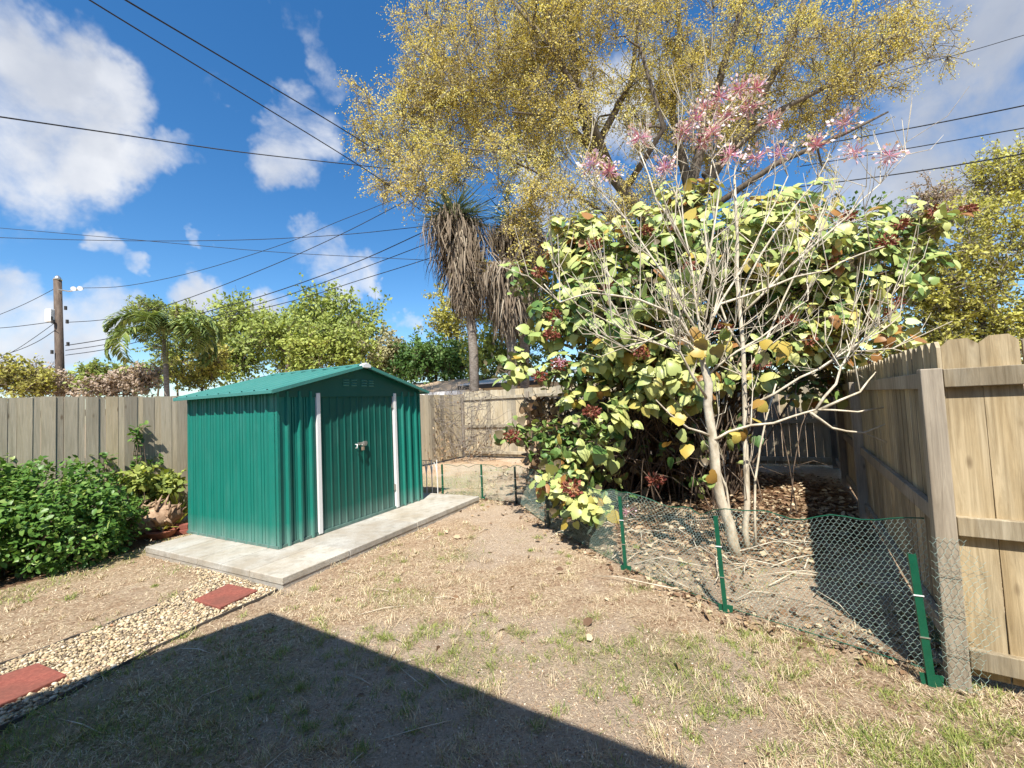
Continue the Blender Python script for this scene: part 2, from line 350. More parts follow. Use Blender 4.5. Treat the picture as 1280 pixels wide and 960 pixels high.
rp = wn('ShaderNodeValToRGB'); rp.color_ramp.elements[0].position = .3; rp.color_ramp.elements[0].color = (.66, .70, .78, 1); rp.color_ramp.elements[1].position = .62; wl(nz2.outputs['Fac'], rp.inputs[0]); wl(rp.outputs[0], cs.inputs[7])
bgc = wn('ShaderNodeBackground'); bgc.inputs['Strength'].default_value = .56; wl(cs.outputs[2], bgc.inputs['Color'])
mx = wn('ShaderNodeMixShader'); wl(mr.outputs[0], mx.inputs[0]); wl(bgs.outputs[0], mx.inputs[1]); wl(bgc.outputs[0], mx.inputs[2])
wo = wn('ShaderNodeOutputWorld'); wl(mx.outputs[0], wo.inputs[0])
sl = bpy.data.lights.new('sun', 'SUN'); sl.energy = 5.0; sl.angle = R(.53); sl.color = (1, .955, .87)
so = bpy.data.objects.new('sun', sl); COL.objects.link(so); so.rotation_euler = Vector(tuple(SDIR)).to_track_quat('Z', 'Y').to_euler(); so.location = tuple(SDIR*60)
scene.view_settings.view_transform = 'Standard'; scene.view_settings.look = 'None'; scene.view_settings.exposure = .88; scene.view_settings.gamma = 1
# ------------------------------------------------------------------ layout
A = v3(math.sin(.467), math.cos(.467), 0); B = v3(-math.cos(.467), math.sin(.467), 0)     # shed axes: along the front, and to the back
SC = v3(-2.689, 4.764, .1); SL, SD, SH = 2.50, 1.86, 1.79
SLAB = v3(-2.192, 3.933, 0)
def slabp(a, b, z=0): return SLAB+A*a+B*b+UP*z
WF = [v3(2.24, 2.36, 0), v3(1.5, 3.17, 0), v3(.98, 3.98, 0), v3(.38, 5.43, 0), v3(-.02, 6.79, 0), v3(-.59, 7.19, 0), v3(-1.32, 7.55, 0)]
PATH = [gp(349, 738), gp(250, 783), gp(120, 850), gp(0, 912), gp(-150, 992), gp(-150, 890), gp(0, 832), gp(90, 799), gp(195, 758), gp(250, 728), gp(245, 708)]
pathpoly = [(p[0], p[1]) for p in PATH]
slabpoly = [slabp(a, b)[:2] for a, b in ((-.01, -.01), (3.49, -.01), (3.49, 2.55), (-.01, 2.55))]
CORNER = v3(-1.6, 13.3, 0); DB = v3(math.sin(R(120)), math.cos(R(120)), 0); DL = v3(math.sin(R(30)), math.cos(R(30)), 0)
BACKR = CORNER+DB*9.36; P1 = v3(2.30, 2.31, 0); DR = nrm(BACKR-P1); DG = v3(math.sin(R(124)), math.cos(R(124)), 0)
bedpoly = [tuple(p[:2]) for p in WF[:6]] + [(-.6, 9.5), (1.0, 12.0), tuple(BACKR[:2]), tuple(P1[:2])]
BUSHC = v3(2.1, 6.9, 0)
def zones(x, y):
    bed = inpoly(x, y, bedpoly).astype(float)
    d = np.sqrt((x-3.0)**2/6.5+(y-6.6)**2/5.5); lit = sstep(1.25, .8, d+.35*(fbm(x, y, 1.5, 3)-.5))
    lit = np.maximum(lit*np.maximum(bed, .6*(y > 4)), .45*bed*sstep(.45, .65, fbm(x, y, 1.4, 12)))
    left = inpoly(x, y, [tuple(gp(0, 738)[:2]), tuple(gp(180, 685)[:2]), tuple(gp(236, 640)[:2]), (-5.5, 9), (-12, 2), (-8, 2)]).astype(float)
    lit = np.maximum(lit, left*.9)
    sand = sstep(.57, .72, fbm(x, y, .8, 5)+.16*np.exp(-((x-.4)**2+(y-3.6)**2)/1.3)+.12*np.exp(-((x+.2)**2+(y-2.2)**2)/.9)+.12*np.exp(-((x+1.6)**2+(y-4.3)**2)/.6)-.14*(np.exp(-((x-1.6)**2+(y-2.0)**2)/.8)))
    sand = np.maximum(sand, .75*bed*(1-lit))
    gr = sstep(.62, .80, fbm(x, y, 1.1, 9)+.4*np.exp(-((x+.6)**2+(y-8.8)**2)/3)+.22*np.exp(-((x+.9)**2+(y-5.2)**2)/.6)+.02*np.exp(-((x-1.5)**2+(y-1.9)**2)/1.2)+.14*np.exp(-((x+1.9)**2+(y-2.0)**2)/.7)+.08*np.exp(-((x-1.5)**2+(y-1.9)**2)/.8))
    e1 = gp(0, 748); e2 = gp(185, 690); t = nrm(e2-e1); dd = np.abs((x-e1[0])*-t[1]+(y-e1[1])*t[0]); gr = np.maximum(gr, 1.6*sstep(.34, .06, dd)*(.4+fbm(x, y, 3, 77))*(x < e2[0]+.1)*(x > -8))
    gr = np.minimum(gr, 1); return lit, sand, gr*(1-lit)*(1-.8*bed)
def ground_z(x, y):
    return .035*(fbm(x, y, .7, 2)-.5)+.02*(fbm(x, y, 3.5, 4)-.5)
def axis(lo, hi, step, far):
    a = np.arange(lo, hi+1e-6, step); ext = []; s_ = step; p = hi
    while p < far: s_ *= 1.35; p += s_; ext.append(p)
    ext2 = []; s_ = step; p = lo
    while p > -far: s_ *= 1.35; p -= s_; ext2.append(p)
    return np.concatenate([ext2[::-1], a, ext])
gx = axis(-7.5, 7.5, .07, 600); gy = axis(-.5, 13.5, .07, 600)
X, Y = np.meshgrid(gx, gy); Z = ground_z(X, Y)
pm = inpoly(X, Y, pathpoly) | inpoly(X, Y, slabpoly); Z = np.where(pm, np.minimum(Z, -.02)-.01, Z)
Z = np.where(np.hypot(X, Y) > 40, 0, Z)
nx, ny = len(gx), len(gy)
idx = np.arange(nx*ny).reshape(ny, nx); Fq = np.stack([idx[:-1, :-1], idx[:-1, 1:], idx[1:, 1:], idx[1:, :-1]], -1).reshape(-1, 4)
me = bpy.data.meshes.new('ground'); me.vertices.add(nx*ny); me.vertices.foreach_set('co', np.stack([X, Y, Z], -1).reshape(-1).astype(np.float32))
me.loops.add(Fq.size); me.loops.foreach_set('vertex_index', Fq.reshape(-1).astype(np.int32)); me.polygons.add(len(Fq)); me.polygons.foreach_set('loop_start', (np.arange(len(Fq))*4).astype(np.int32))
me.polygons.foreach_set('use_smooth', np.ones(len(Fq), bool)); me.update(calc_edges=True)
lit, sand, gr = zones(X, Y)
for nme, val in (('leaf_litter', lit), ('sand', sand), ('green', gr)):
    a = me.attributes.new(nme, 'FLOAT', 'POINT'); a.data.foreach_set('value', val.reshape(-1).astype(np.float32))
t = NT('lawn_soil'); v = t.coord()
n1 = t.noise(v, 3, 6, .65); n2 = t.noise(v, 34, 7, .78); n3 = t.noise(v, 70, 6, .8); n4 = t.noise(v, 14, 5, .7)
soil = t.ramp(n2, [(.34, (.20, .125, .075)), (.45, (.45, .315, .20)), (.56, (.64, .48, .32)), (.70, (.82, .67, .48))])
sandc = t.ramp(n3, [(.34, (.28, .205, .15)), (.45, (.50, .39, .285)), (.58, (.66, .525, .39)), (.72, (.82, .69, .53))])
green = t.ramp(n2, [(.35, (.12, .13, .04)), (.65, (.30, .28, .10))])
litc = t.ramp(n4, [(.32, (.06, .035, .022)), (.5, (.17, .09, .05)), (.7, (.34, .21, .12))])
c = t.mix(t.math('MULTIPLY', t.ramp(n1, [(.45, 0), (.62, 1)]), .45), soil, t.mix(1.0, soil, (.72, .62, .55), 'MULTIPLY'))
n5 = t.noise(v, 7, 6, .7); c = t.mix(t.math('MULTIPLY', t.ramp(n5, [(.5, 0), (.66, 1)]), .5), c, t.mix(1.0, c, (.62, .47, .40), 'MULTIPLY')); c = t.mix(t.math('MULTIPLY', t.attr('sand'), t.ramp(n5, [(.35, .95), (.65, .55)])), c, sandc); c = t.mix(t.math('MULTIPLY', t.attr('green'), .35), c, green); c = t.mix(t.attr('leaf_litter'), c, litc)
gm = t.pbr(c, .95, 0, .1, t.bump(t.math('ADD', n2, n3), 1.0, .03))
g = link('ground', me, gm); tag(g, kind='structure')
# ------------------------------------------------------------------ grass and litter (stuff)
def scatter(n, rmax=11, rng=RNG):
    r_ = 1.2*(rmax/1.2)**rng.random(n); a = R(-62)+R(124)*rng.random(n)
    return r_*np.sin(a), r_*np.cos(a)
def free(x, y): return ~(inpoly(x, y, slabpoly) | inpoly(x, y, pathpoly))
def blades(name, x, y, hgt, wid, lean, mat, label, cat, rnd, zoff=0, up_=1.0):
    n = len(x); z = ground_z(x, y)+zoff; P = np.stack([x, y, z], -1)
    D = RNG.normal(size=(n, 3)); D[:, 2] = 0; D = D/np.linalg.norm(D, axis=1, keepdims=True)
    Xd = D*lean[:, None]+np.array([0, 0, up_]); N = D*-1.0+np.array([0, 0, .2]); N[:, 2] = .8; 
    me_ = cloud_mesh(name, P, Xd, np.cross(Xd, np.cross(UP, D))*-1, hgt, *BLADE, rnd, True, wid)
    return tag(link(name, me_, mat), label, cat, kind='stuff')
x, y = scatter(330000); li, sa, gr_ = zones(x, y)
k = free(x, y) & (RNG.random(len(x)) < np.clip(1.0-.85*sa-.96*li, 0.03, 1)*(.25+.75*sstep(.36, .55, fbm(x, y, 2.2, 31)))); x, y, gr2 = x[k], y[k], gr_[k]; n = len(x)
rn = np.clip(RNG.random(n)*.9+.1*gr2*RNG.random(n), 0, 1); dist = np.hypot(x, y)
blades('dry_grass', x, y, RNG.uniform(.015, .05, n), np.clip(.002*dist/2.2, .0026, .009)*RNG.uniform(.7, 1.4, n), RNG.uniform(1.0, 6, n), M['straw'], 'short dry straw coloured grass over the sandy yard', 'grass', rn)
x, y = scatter(200000); li, sa, gr_ = zones(x, y)
tuft = sstep(.62, .74, fbm(x, y, 3.2, 21, 3))
k = free(x, y) & (RNG.random(len(x)) < np.clip(gr_*.6*(1-.3*sa)+.4*tuft*(1-li)*(1-.6*sa), 0, 1)); x, y = x[k], y[k]; n = len(x); dist = np.hypot(x, y)
blades('green_grass', x, y, RNG.uniform(.02, .065, n), np.clip(.0018*dist/2.2, .0025, .01)*RNG.uniform(.7, 1.4, n), RNG.uniform(.2, 1.8, n), M['grass'], 'patchy green grass tufts sprouting in the dry lawn', 'grass', RNG.random(n))
tx, ty = scatter(1900, 9); li, sa, gr_ = zones(tx, ty); k = free(tx, ty) & (RNG.random(len(tx)) < (1-li)*(1-.5*sa)); tx, ty = tx[k], ty[k]
def tufts(name, tx, ty, mat, lo, hi, hlo, hhi, label):
    c_ = RNG.integers(lo, hi, len(tx)); i_ = np.repeat(np.arange(len(tx)), c_); n = len(i_); sz = RNG.uniform(.5, 1.3, len(tx))[i_]; d_ = np.hypot(tx, ty)[i_]
    blades(name, tx[i_]+RNG.normal(size=n)*.028*sz, ty[i_]+RNG.normal(size=n)*.028*sz, RNG.uniform(hlo, hhi, n)*sz, np.clip(.0018*d_/2.2, .0025, .008)*RNG.uniform(.7, 1.4, n), RNG.uniform(.3, 1.6, n), mat, label, 'grass', RNG.random(n))
ex = RNG.uniform(.2, 2.9, 420); ey = RNG.uniform(1.2, 3.0, 420); k = free(ex, ey) & ~inpoly(ex, ey, bedpoly) & (RNG.random(420) < sstep(.35, .6, fbm(ex, ey, 1.8, 91))); tx = np.concatenate([ex[k], tx]); ty = np.concatenate([ey[k], ty])
ex = RNG.uniform(-3.2, .6, 420); ey = RNG.uniform(1.3, 3.2, 420); k = free(ex, ey) & (RNG.random(420) < sstep(.42, .6, fbm(ex, ey, 1.6, 93))); tx = np.concatenate([ex[k], tx]); ty = np.concatenate([ey[k], ty])
h_ = len(tx)*2//5
tufts('green_tufts', tx[:h_], ty[:h_], M['grass'], 15, 60, .025, .075, 'separate green grass tufts dotted over the dry lawn')
tufts('straw_tufts', tx[h_:], ty[h_:], M['straw'], 15, 60, .03, .085, 'bleached straw tufts dotted over the dry lawn')
def litter(name, x, y, size, mat, label, cat, rnd, z=.006):
    n = len(x); P = np.stack([x, y, ground_z(x, y)+z+RNG.random(n)*.02], -1)
    N = RNG.normal(size=(n, 3))*.45+UP; Xd = RNG.normal(size=(n, 3)); Xd[:, 2] *= .2
    return tag(link(name, cloud_mesh(name, P, Xd, N, size, *OVAL, rnd), mat), label, cat, kind='stuff')
n = 26000; x = RNG.uniform(-1, 7, n); y = RNG.uniform(2.3, 11.5, n); li, sa, gr_ = zones(x, y); k = RNG.random(n) < li*.8*inpoly(x, y, bedpoly)+.02; x, y = x[k], y[k]
litter('leaf_litter', x, y, RNG.uniform(.04, .10, len(x)), M['litter'], 'brown fallen leaves under the big bush', 'leaf litter', RNG.random(len(x)))
n = 4500; x = RNG.uniform(.2, 4.2, n); y = RNG.uniform(2.4, 6.5, n); k = inpoly(x, y, bedpoly) & (RNG.random(n) < .15+.85*sstep(.42, .6, fbm(x, y, 1.9, 61))); x, y = x[k], y[k]
litter('pale_litter', x, y, RNG.uniform(.025, .07, len(x)), M['litter'], 'pale and brown dry leaf bits on the soil behind the wire fence', 'leaf litter', RNG.random(len(x)))
n = 600; s_ = RNG.random(n)*(len(WF)-2.01); kk = s_.astype(int); WA = np.array(WF); q = WA[kk]+(WA[kk+1]-WA[kk])*(s_-kk)[:, None]; x = q[:, 0]+RNG.normal(size=n)*.09; y = q[:, 1]+RNG.normal(size=n)*.09
litter('drift_litter', x, y, RNG.uniform(.02, .06, n), M['litter'], 'brown leaf bits drifted along the foot of the wire fence', 'leaf litter', RNG.random(n))
x, y = scatter(260, 8); k = free(x, y); x, y = x[k], y[k]
litter('scattered_leaves', x, y, RNG.uniform(.012, .028, len(x)), M['litter'], 'small dry leaves scattered over the lawn', 'leaf litter', RNG.random(len(x)))
x, y = scatter(26000, 9); li, sa, gr_ = zones(x, y); k = free(x, y) & (RNG.random(len(x)) < .25+.75*sa); x, y = x[k], y[k]; n = len(x)
OCT = ([(0, 0, .6), (.5, 0, 0), (0, .5, .05), (-.5, .05, 0), (0, -.5, 0), (.1, 0, -.5)], [(0, 1, 2), (0, 2, 3), (0, 3, 4), (0, 4, 1), (5, 2, 1), (5, 3, 2), (5, 4, 3), (5, 1, 4)])
t = NT('soil_crumb'); c = t.ramp(t.attr(), [(0, (.22, .15, .10)), (.5, (.38, .25, .165)), (.85, (.60, .49, .36)), (1, (.75, .68, .56))]); M['crumb'] = t.pbr(c, .95, 0, .1)
me_ = cloud_mesh('soil_crumbs', np.stack([x, y, ground_z(x, y)+.001], -1), RNG.normal(size=(n, 3)), RNG.normal(size=(n, 3))*.4+UP, RNG.uniform(.004, .013, n), *OCT, RNG.random(n))
tag(link('soil_crumbs', me_, M['crumb']), 'small crumbs of soil and grit on the bare patches', 'soil crumbs', kind='stuff')
mb = MB()
for i in range(45):
    p = v3(*(q[0] for q in scatter(1, 6)), 0); p[2] = .012
    if not free(p[0:1], p[1:2])[0]: continue
    a = random.uniform(0, 6.28); l_ = random.uniform(.08, .4); d = v3(math.cos(a), math.sin(a), 0)*l_; mb.cur = random.random()
    mb.tube([p, p+d*.5+v3(random.uniform(-.02, .02), random.uniform(-.02, .02), .012), p+d], [.003, .003, .0015], 4)
for i in range(60):   # twigs and runners in the bed behind the wire
    x_, y_ = random.uniform(.6, 3.2), random.uniform(3.2, 5.6)
    if not inpoly(np.array([x_]), np.array([y_]), bedpoly)[0]: continue
    a = random.uniform(0, 6.28); l_ = random.uniform(.2, .8); d = v3(math.cos(a), math.sin(a), 0)*l_; p = v3(x_, y_, .02); mb.cur = random.random()
    mb.tube([p, p+d*.35+v3(random.uniform(-.1, .1), random.uniform(-.1, .1), .05), p+d*.7+UP*.03, p+d], [.006, .005, .004, .002], 4)
tag(mb.build('fallen_twigs', M['palebark'], smooth=True), 'pale fallen twigs scattered on the ground', 'twigs', kind='stuff')
# ------------------------------------------------------------------ slab, path, pavers
mb = MB()
def slabbox(a0, a1, b0, b1, z0, z1): mb.cur = random.random(); mb.box(slabp(a0, b0, z0), A*(a1-a0), B*(b1-b0), UP*(z1-z0))
slabbox(.006, 3.474, .006, 2.534, -.06, .075)
g_ = .004
for a0, a1 in ((0, .78-.0), (.78, 1.9), (1.9, 3.48)):
    for (b0, b1) in ((0, .5), (.5, .98), (.98, 1.42), (1.42, 1.98), (1.98, 2.54)) if a0 == 0 else ((0, 2.54),):
        slabbox(a0+g_*(a0 > 0), a1-g_, b0+g_*(b0 > 0), b1-g_, .02 if 0 else .03, .1-.004*random.random())
t = NT('concrete'); v = t.coord(); n1 = t.noise(v, 2.2, 6, .65); n2 = t.noise(v, 60, 5, .7); n3 = t.noise(v, 9, 4)
c = t.ramp(n2, [(.3, (.36, .345, .30)), (.7, (.52, .50, .45))]); c = t.mix(t.math('MULTIPLY', t.ramp(n1, [(.38, 0), (.62, 1)]), .7), c, (.30, .25, .18)); c = t.mix(t.math('MULTIPLY', t.ramp(n3, [(.5, 0), (.7, 1)]), .45), c, (.2, .185, .15))
c = t.mix(1.0, c, t.ramp(t.attr(), [(0, (.86, .86, .88)), (1, (1.05, 1.03, 1.0))]), 'MULTIPLY')
M['concrete'] = t.pbr(c, .9, 0, .2, t.bump(n2, .5, .008))
tag(mb.build('concrete_slab', M['concrete'], bevel=.007), kind='structure')
mb = MB(); mb.poly([v3(p[0], p[1], -.012) for p in PATH]); 
tag(mb.build('gravel_path', plain('path_sand', (.42, .35, .24), .95, 0, .4, 60, .5)), kind='structure')
def gravel():
    bx = np.array(pathpoly); lo, hi = bx.min(0), bx.max(0); n = 45000
    x = RNG.uniform(lo[0], hi[0], n); y = RNG.uniform(lo[1], hi[1], n); k = inpoly(x, y, pathpoly) & (RNG.random(n) < 1); x, y = x[k][:19000], y[k][:19000]
    for q in PAVERS: 
        kk = ~inpoly(x, y, [tuple(p[:2]) for p in q]); x, y = x[kk], y[kk]
    ico = [(0, 0, -1), (.72, -.53, -.45), (-.28, -.85, -.45), (-.89, 0, -.45), (-.28, .85, -.45), (.72, .53, -.45), (.28, -.85, .45), (-.72, -.53, .45), (-.72, .53, .45), (.28, .85, .45), (.89, 0, .45), (0, 0, 1)]
    icf = [(0, 2, 1), (1, 0, 5), (0, 3, 2), (0, 4, 3), (0, 5, 4), (1, 10, 5), (2, 6, 1), (3, 7, 2), (4, 8, 3), (5, 9, 4), (1, 6, 10), (2, 7, 6), (3, 8, 7), (4, 9, 8), (5, 10, 9), (6, 11, 10), (7, 11, 6), (8, 11, 7), (9, 11, 8), (10, 11, 9)]
    tv = [(a*.7, b, c*.5) for a, b, c in ico]; n = len(x)
    P = np.stack([x, y, RNG.uniform(-.012, .012, n)], -1); N = RNG.normal(size=(n, 3))*.25+UP; Xd = RNG.normal(size=(n, 3)); Xd[:, 2] *= .15
    me_ = cloud_mesh('gravel', P, Xd, N, RNG.uniform(.005, .0145, n)*np.where(RNG.random(n) < .12, 1.7, 1), tv, [f[::-1] for f in icf], RNG.random(n), True)
    t = NT('river_gravel'); c = t.ramp(t.attr(), [(0, (.13, .10, .075)), (.25, (.30, .235, .16)), (.5, (.50, .39, .23)), (.75, (.61, .50, .32)), (.92, (.68, .60, .46)), (1, (.40, .22, .12))]); n2 = t.noise(t.coord(), 45, 3)
    c = t.mix(t.math('MULTIPLY', n2, .5), c, t.mix(1.0, c, (.6, .55, .5), 'MULTIPLY'))
    tag(link('gravel', me_, t.pbr(c, .7, 0, .3)), 'tan river pebbles filling the narrow path', 'gravel', kind='stuff')
PAVERS = [[gp(242, 750, .02), gp(285, 730, .02), gp(322, 738, .02), gp(275, 760, .02)], [gp(-22, 886, .02), gp(-20, 842, .02), gp(50, 828, .02), gp(84, 843, .02)]]
q0 = PAVERS[1]; PAVERS[1] = [gp(0, 882, .02), gp(-52, 862, .02), gp(48, 829, .02), gp(84, 844, .02)]
t = NT('red_paver'); v = t.coord(); n1 = t.noise(v, 50, 5, .7); n2 = t.noise(v, 4, 4); c = t.ramp(n1, [(.3, (.17, .05, .038)), (.7, (.32, .105, .075))]); c = t.mix(t.math('MULTIPLY', t.ramp(n2, [(.4, 0), (.65, 1)]), .55), c, (.13, .06, .045)); M['paver'] = t.pbr(c, .9, 0, .2, t.bump(n1, .5, .006))
for q, lb in zip(PAVERS, ('red rectangular paver in gravel close to the concrete slab', 'red paver at the left edge of the photo, half in the gravel')):
    mb = MB(); mb.prism([p-UP*.035 for p in q][::-1] if np.cross(q[1]-q[0], q[2]-q[0])[2] < 0 else [p-UP*.035 for p in q], UP*.04)
    tag(mb.build('stepping_stone', M['paver'], None, np.mean(q, axis=0)*v3(1, 1, 0), bevel=.006), lb, 'paver', 'red stepping stones along the gravel path')
gravel()
def strip(name, pts, label, h=.05):
    mb = MB(); pts = [p*v3(1, 1, 0)+v3(0, 0, -.02) for p in pts]
    out = [pts[0]]
    for a, b in zip(pts[:-1], pts[1:]): out += [a+(b-a)*s+v3(random.uniform(-.008, .008), random.uniform(-.008, .008), random.uniform(-.006, .006)) for s in (.25, .5, .75, 1)]
    for a, b in zip(out[:-1], out[1:]):
        s = nrm(np.cross(b-a, UP))*.006; mb.box(a-s, b-a, 2*s, UP*h)
    tag(mb.build(name, M['edging'], None, out[0]), label, 'path edging', 'black edging strips beside the gravel path')
strip('path_edging', [gp(347, 739), gp(250, 784), gp(120, 851), gp(0, 913), gp(-120, 976)], 'black plastic edging on the lawn side of the gravel, running from the slab corner', .042)
strip('path_edging', [gp(196, 757), gp(90, 798), gp(0, 831), gp(-120, 874)], 'black plastic edging along the far side of the gravel path', .032)
# ------------------------------------------------------------------ shed
def corrug(mb, o, ax, length, height, nout, pitch, rib, depth, zslope=None, minor=True, start=.04):
    """ribbed sheet: profile along ax, extruded upward; nout = outward normal"""
    prof = [(0, 0)]; p = start
    while p+rib < length-.01:
        prof += [(p, 0), (p+rib*.28, depth), (p+rib*.72, depth), (p+rib, 0)]
        if minor and p+pitch < length-.03:
            for f_ in (.36, .68):
                q = p+rib+(pitch-rib)*f_; prof += [(q-.007, 0), (q-.004, -.017), (q+.004, -.017), (q+.007, 0)]
        p += pitch
    prof.append((length, 0)); n = len(prof); i0 = len(mb.v)
    for s_, d in prof:
        z = height if zslope is None else height+zslope(s_)
        b = o+ax*s_+nout*d; mb.v += [tuple(b), tuple(b+UP*z)]
    for k in range(n-1):
        i = i0+2*k; mb.f.append((i, i+2, i+3, i+1)); mb.r.append(.5)
    # back sheet
    mb.box(o-nout*.045, ax*length, nout*.02, UP*(height if zslope is None else height))
FN = -B; LN = -A
shed = thing('garden_shed', 'green ribbed metal garden shed with white door jambs standing on a concrete slab', 'shed', SC)
H = SH-.02
mb = MB(); corrug(mb, SC+B*SD, -B, SD, H, LN, .205, .035, .020); mb.build('side_wall', M['shed'], shed)
mb = MB(); corrug(mb, SC+A*SL, B, SD, H, A, .205, .035, .014); mb.build('side_wall', M['shed'], shed)
mb = MB(); corrug(mb, SC+A*SL+B*SD, -A, SL, H, B, .205, .035, .014); mb.build('back_wall', M['shed'], shed)
J0, J1, DW = .51, 1.93, .055
mb = MB(); corrug(mb, SC, A, J0-.002, H, FN, .155, .05, .03, None, True, .10); mb.box(SC+FN*.0+A*-.004, A*.03, FN*.02, UP*H); mb.build('front_panel', M['shed'], shed)
mb = MB(); corrug(mb, SC+A*(J1+.002), A, SL-J1-.002, H, FN, .155, .05, .03, None, True, .12); mb.box(SC+A*(SL-.028), A*.03, FN*.02, UP*H); mb.build('front_panel', M['shed'], shed)
mid = (J0+DW+J1-DW)/2; DH = SH-.06
for a0, a1, hside in ((J0+DW+.003, mid-.002, 0), (mid+.002, J1-DW-.003, 1)):
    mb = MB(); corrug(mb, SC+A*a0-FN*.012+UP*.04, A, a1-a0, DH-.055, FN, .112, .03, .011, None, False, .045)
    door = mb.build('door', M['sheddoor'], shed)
    for z in (.28, 1.52):
        mb = MB(); a_ = a0-.012 if hside == 0 else a1-.008; mb.tube([SC+A*a_+FN*.012+UP*z, SC+A*a_+FN*.012+UP*(z+.09)], .011, 8); mb.box(SC+A*(a_-.02)+FN*.003+UP*z, A*.045, FN*.004, UP*.09); mb.build('hinge', M['steel'], door)
    if hside == 1:
        mb = MB(); mb.box(SC+A*(a0-.06)+FN*.004+UP*1.03, A*.17, FN*.012, UP*.035); mb.box(SC+A*(a0+.02)+FN*.016+UP*1.015, A*.05, FN*.03, UP*.06); mb.build('latch', M['steel'], door, bevel=.003)
    else:
        mb = MB(); q = SC+A*(a1-.10)+FN*.012; mb.tube([q+UP*1.045, q+FN*.035+UP*1.045, q+FN*.035+UP*1.0, q+FN*.005+UP*.995], .008, 6); mb.build('handle', M['white'], door, smooth=True)
for a_ in (J0, J1-DW):
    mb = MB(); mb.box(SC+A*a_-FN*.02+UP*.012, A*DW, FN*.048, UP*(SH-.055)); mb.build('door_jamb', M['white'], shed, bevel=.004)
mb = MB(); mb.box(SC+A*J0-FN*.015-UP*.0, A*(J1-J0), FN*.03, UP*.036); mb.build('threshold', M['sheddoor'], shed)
mb = MB(); mb.box(SC-A*.012-B*.012, A*(SL+.024), B*.03, UP*.03); mb.box(SC-A*.014-B*.01, B*(SD+.02), A*.03, UP*.028); mb.box(SC+A*(SL-.016)-B*.01, B*(SD+.02), A*.03, UP*.028); mb.build('base_rail', M['sheddoor'], shed)
# gable front with vents
AP = .335; OV = .12
def roofz(s): return SH+.004+AP*(1-abs(s-SL/2)/(SL/2))
for nm, b_ in (('gable', -.016), ('gable', SD-.01)):
    mb = MB(); pts = [SC+B*b_+A*.0+UP*(SH-.09), SC+B*b_+A*SL+UP*(SH-.09), SC+B*b_+A*SL+UP*(SH+.0), SC+B*b_+A*(SL/2)+UP*(SH+AP-.01), SC+B*b_+UP*(SH+.0)]
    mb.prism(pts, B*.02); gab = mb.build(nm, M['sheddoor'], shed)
    if b_ < 0:
        for a_ in (mid-.24, mid-.105, mid+.075, mid+.21):
            mb = MB()
            for z in (.075, .11, .145): mb.prism([SC+A*(a_-.045)+FN*.0165+UP*(SH+z), SC+A*(a_-.045)+FN*.030+UP*(SH+z-.012), SC+A*(a_-.045)+FN*.0165+UP*(SH+z-.022)], A*.09)
            mb.build('vent', M['shedroof'], gab)
# roof: two ribbed slopes
for sgn in (0, 1):
    mb = MB(); e = v3(0, 0, 0)
    s0 = SL/2; s1 = -OV if sgn == 0 else SL+OV
    pk = SC+A*s0+UP*roofz(s0); ev = SC+A*s1+UP*(SH+.004-AP*OV/(SL/2)); d = ev-pk; nn = nrm(np.cross(d, B)); nn = nn if nn[2] > 0 else -nn
    L_ = SD+.19; b0 = -.12; prof = [(0, 0)]; p = .06
    while p+.05 < L_: prof += [(p, 0), (p+.012, .016), (p+.034, .016), (p+.046, 0)]; p += .235
    prof.append((L_, 0)); i0 = len(mb.v)
    for s_, h_ in prof:
        a_ = pk+B*(b0+s_)+nn*(h_+.012); mb.v += [tuple(a_), tuple(a_+d)]
    for k in range(len(prof)-1):
        i = i0+2*k; mb.f.append((i, i+1, i+3, i+2)); mb.r.append(.5)
    mb.box(pk+B*b0, d, B*L_, nn*.008)
    rf = mb.build('roof', M['shedroof'], shed)
    mb = MB(); mb.box(pk+B*(b0-.006)-UP*.028, d, B*.012, nn*.044); mb.box(pk+B*(b0+L_-.006)-UP*.028, d, B*.012, nn*.044); mb.box(ev+B*b0-UP*.022, nrm(d)*.012, B*L_, UP*.04); mb.build('roof_trim', M['shedroof'], rf, bevel=.003)
pk = SC+A*(SL/2)+UP*(roofz(SL/2)+.018)
mb = MB(); pk = pk-B*.06; mb.prism([pk-A*.10-UP*.022, pk+A*.10-UP*.022, pk+A*.10-UP*.012, pk+UP*.015, pk-A*.10-UP*.012], B*(SD+.12)); pk = pk+B*.06; mb.build('ridge_cap', M['shedroof'], shed)
mb = MB(); q = pk-B*.135; mb.prism([q-A*.075-UP*.05, q+A*.075-UP*.05, q+A*.075-UP*.012, q+UP*.02, q-A*.075-UP*.012], B*.07); mb.build('ridge_end_cap', M['white'], shed, bevel=.004)
pl = thing('padlock', 'small weathered padlock hanging from the shed door latch', 'padlock', SC+A*(mid+.005)+FN*.04+UP*1.0)
mb = MB(); o = SC+A*(mid+.0)+FN*.035; mb.box(o+A*-.022+UP*.955, A*.045, FN*.018, UP*.045); mb.build('lock_body', M['rust'], pl, bevel=.004)
mb = MB(); mb.tube([o+FN*.009+A*-.014+UP*1.0, o+FN*.009+A*-.014+UP*1.03, o+FN*.009+UP*1.045, o+FN*.009+A*.014+UP*1.03, o+FN*.009+A*.014+UP*1.0], .004, 6); mb.build('shackle', M['steel'], pl, smooth=True)
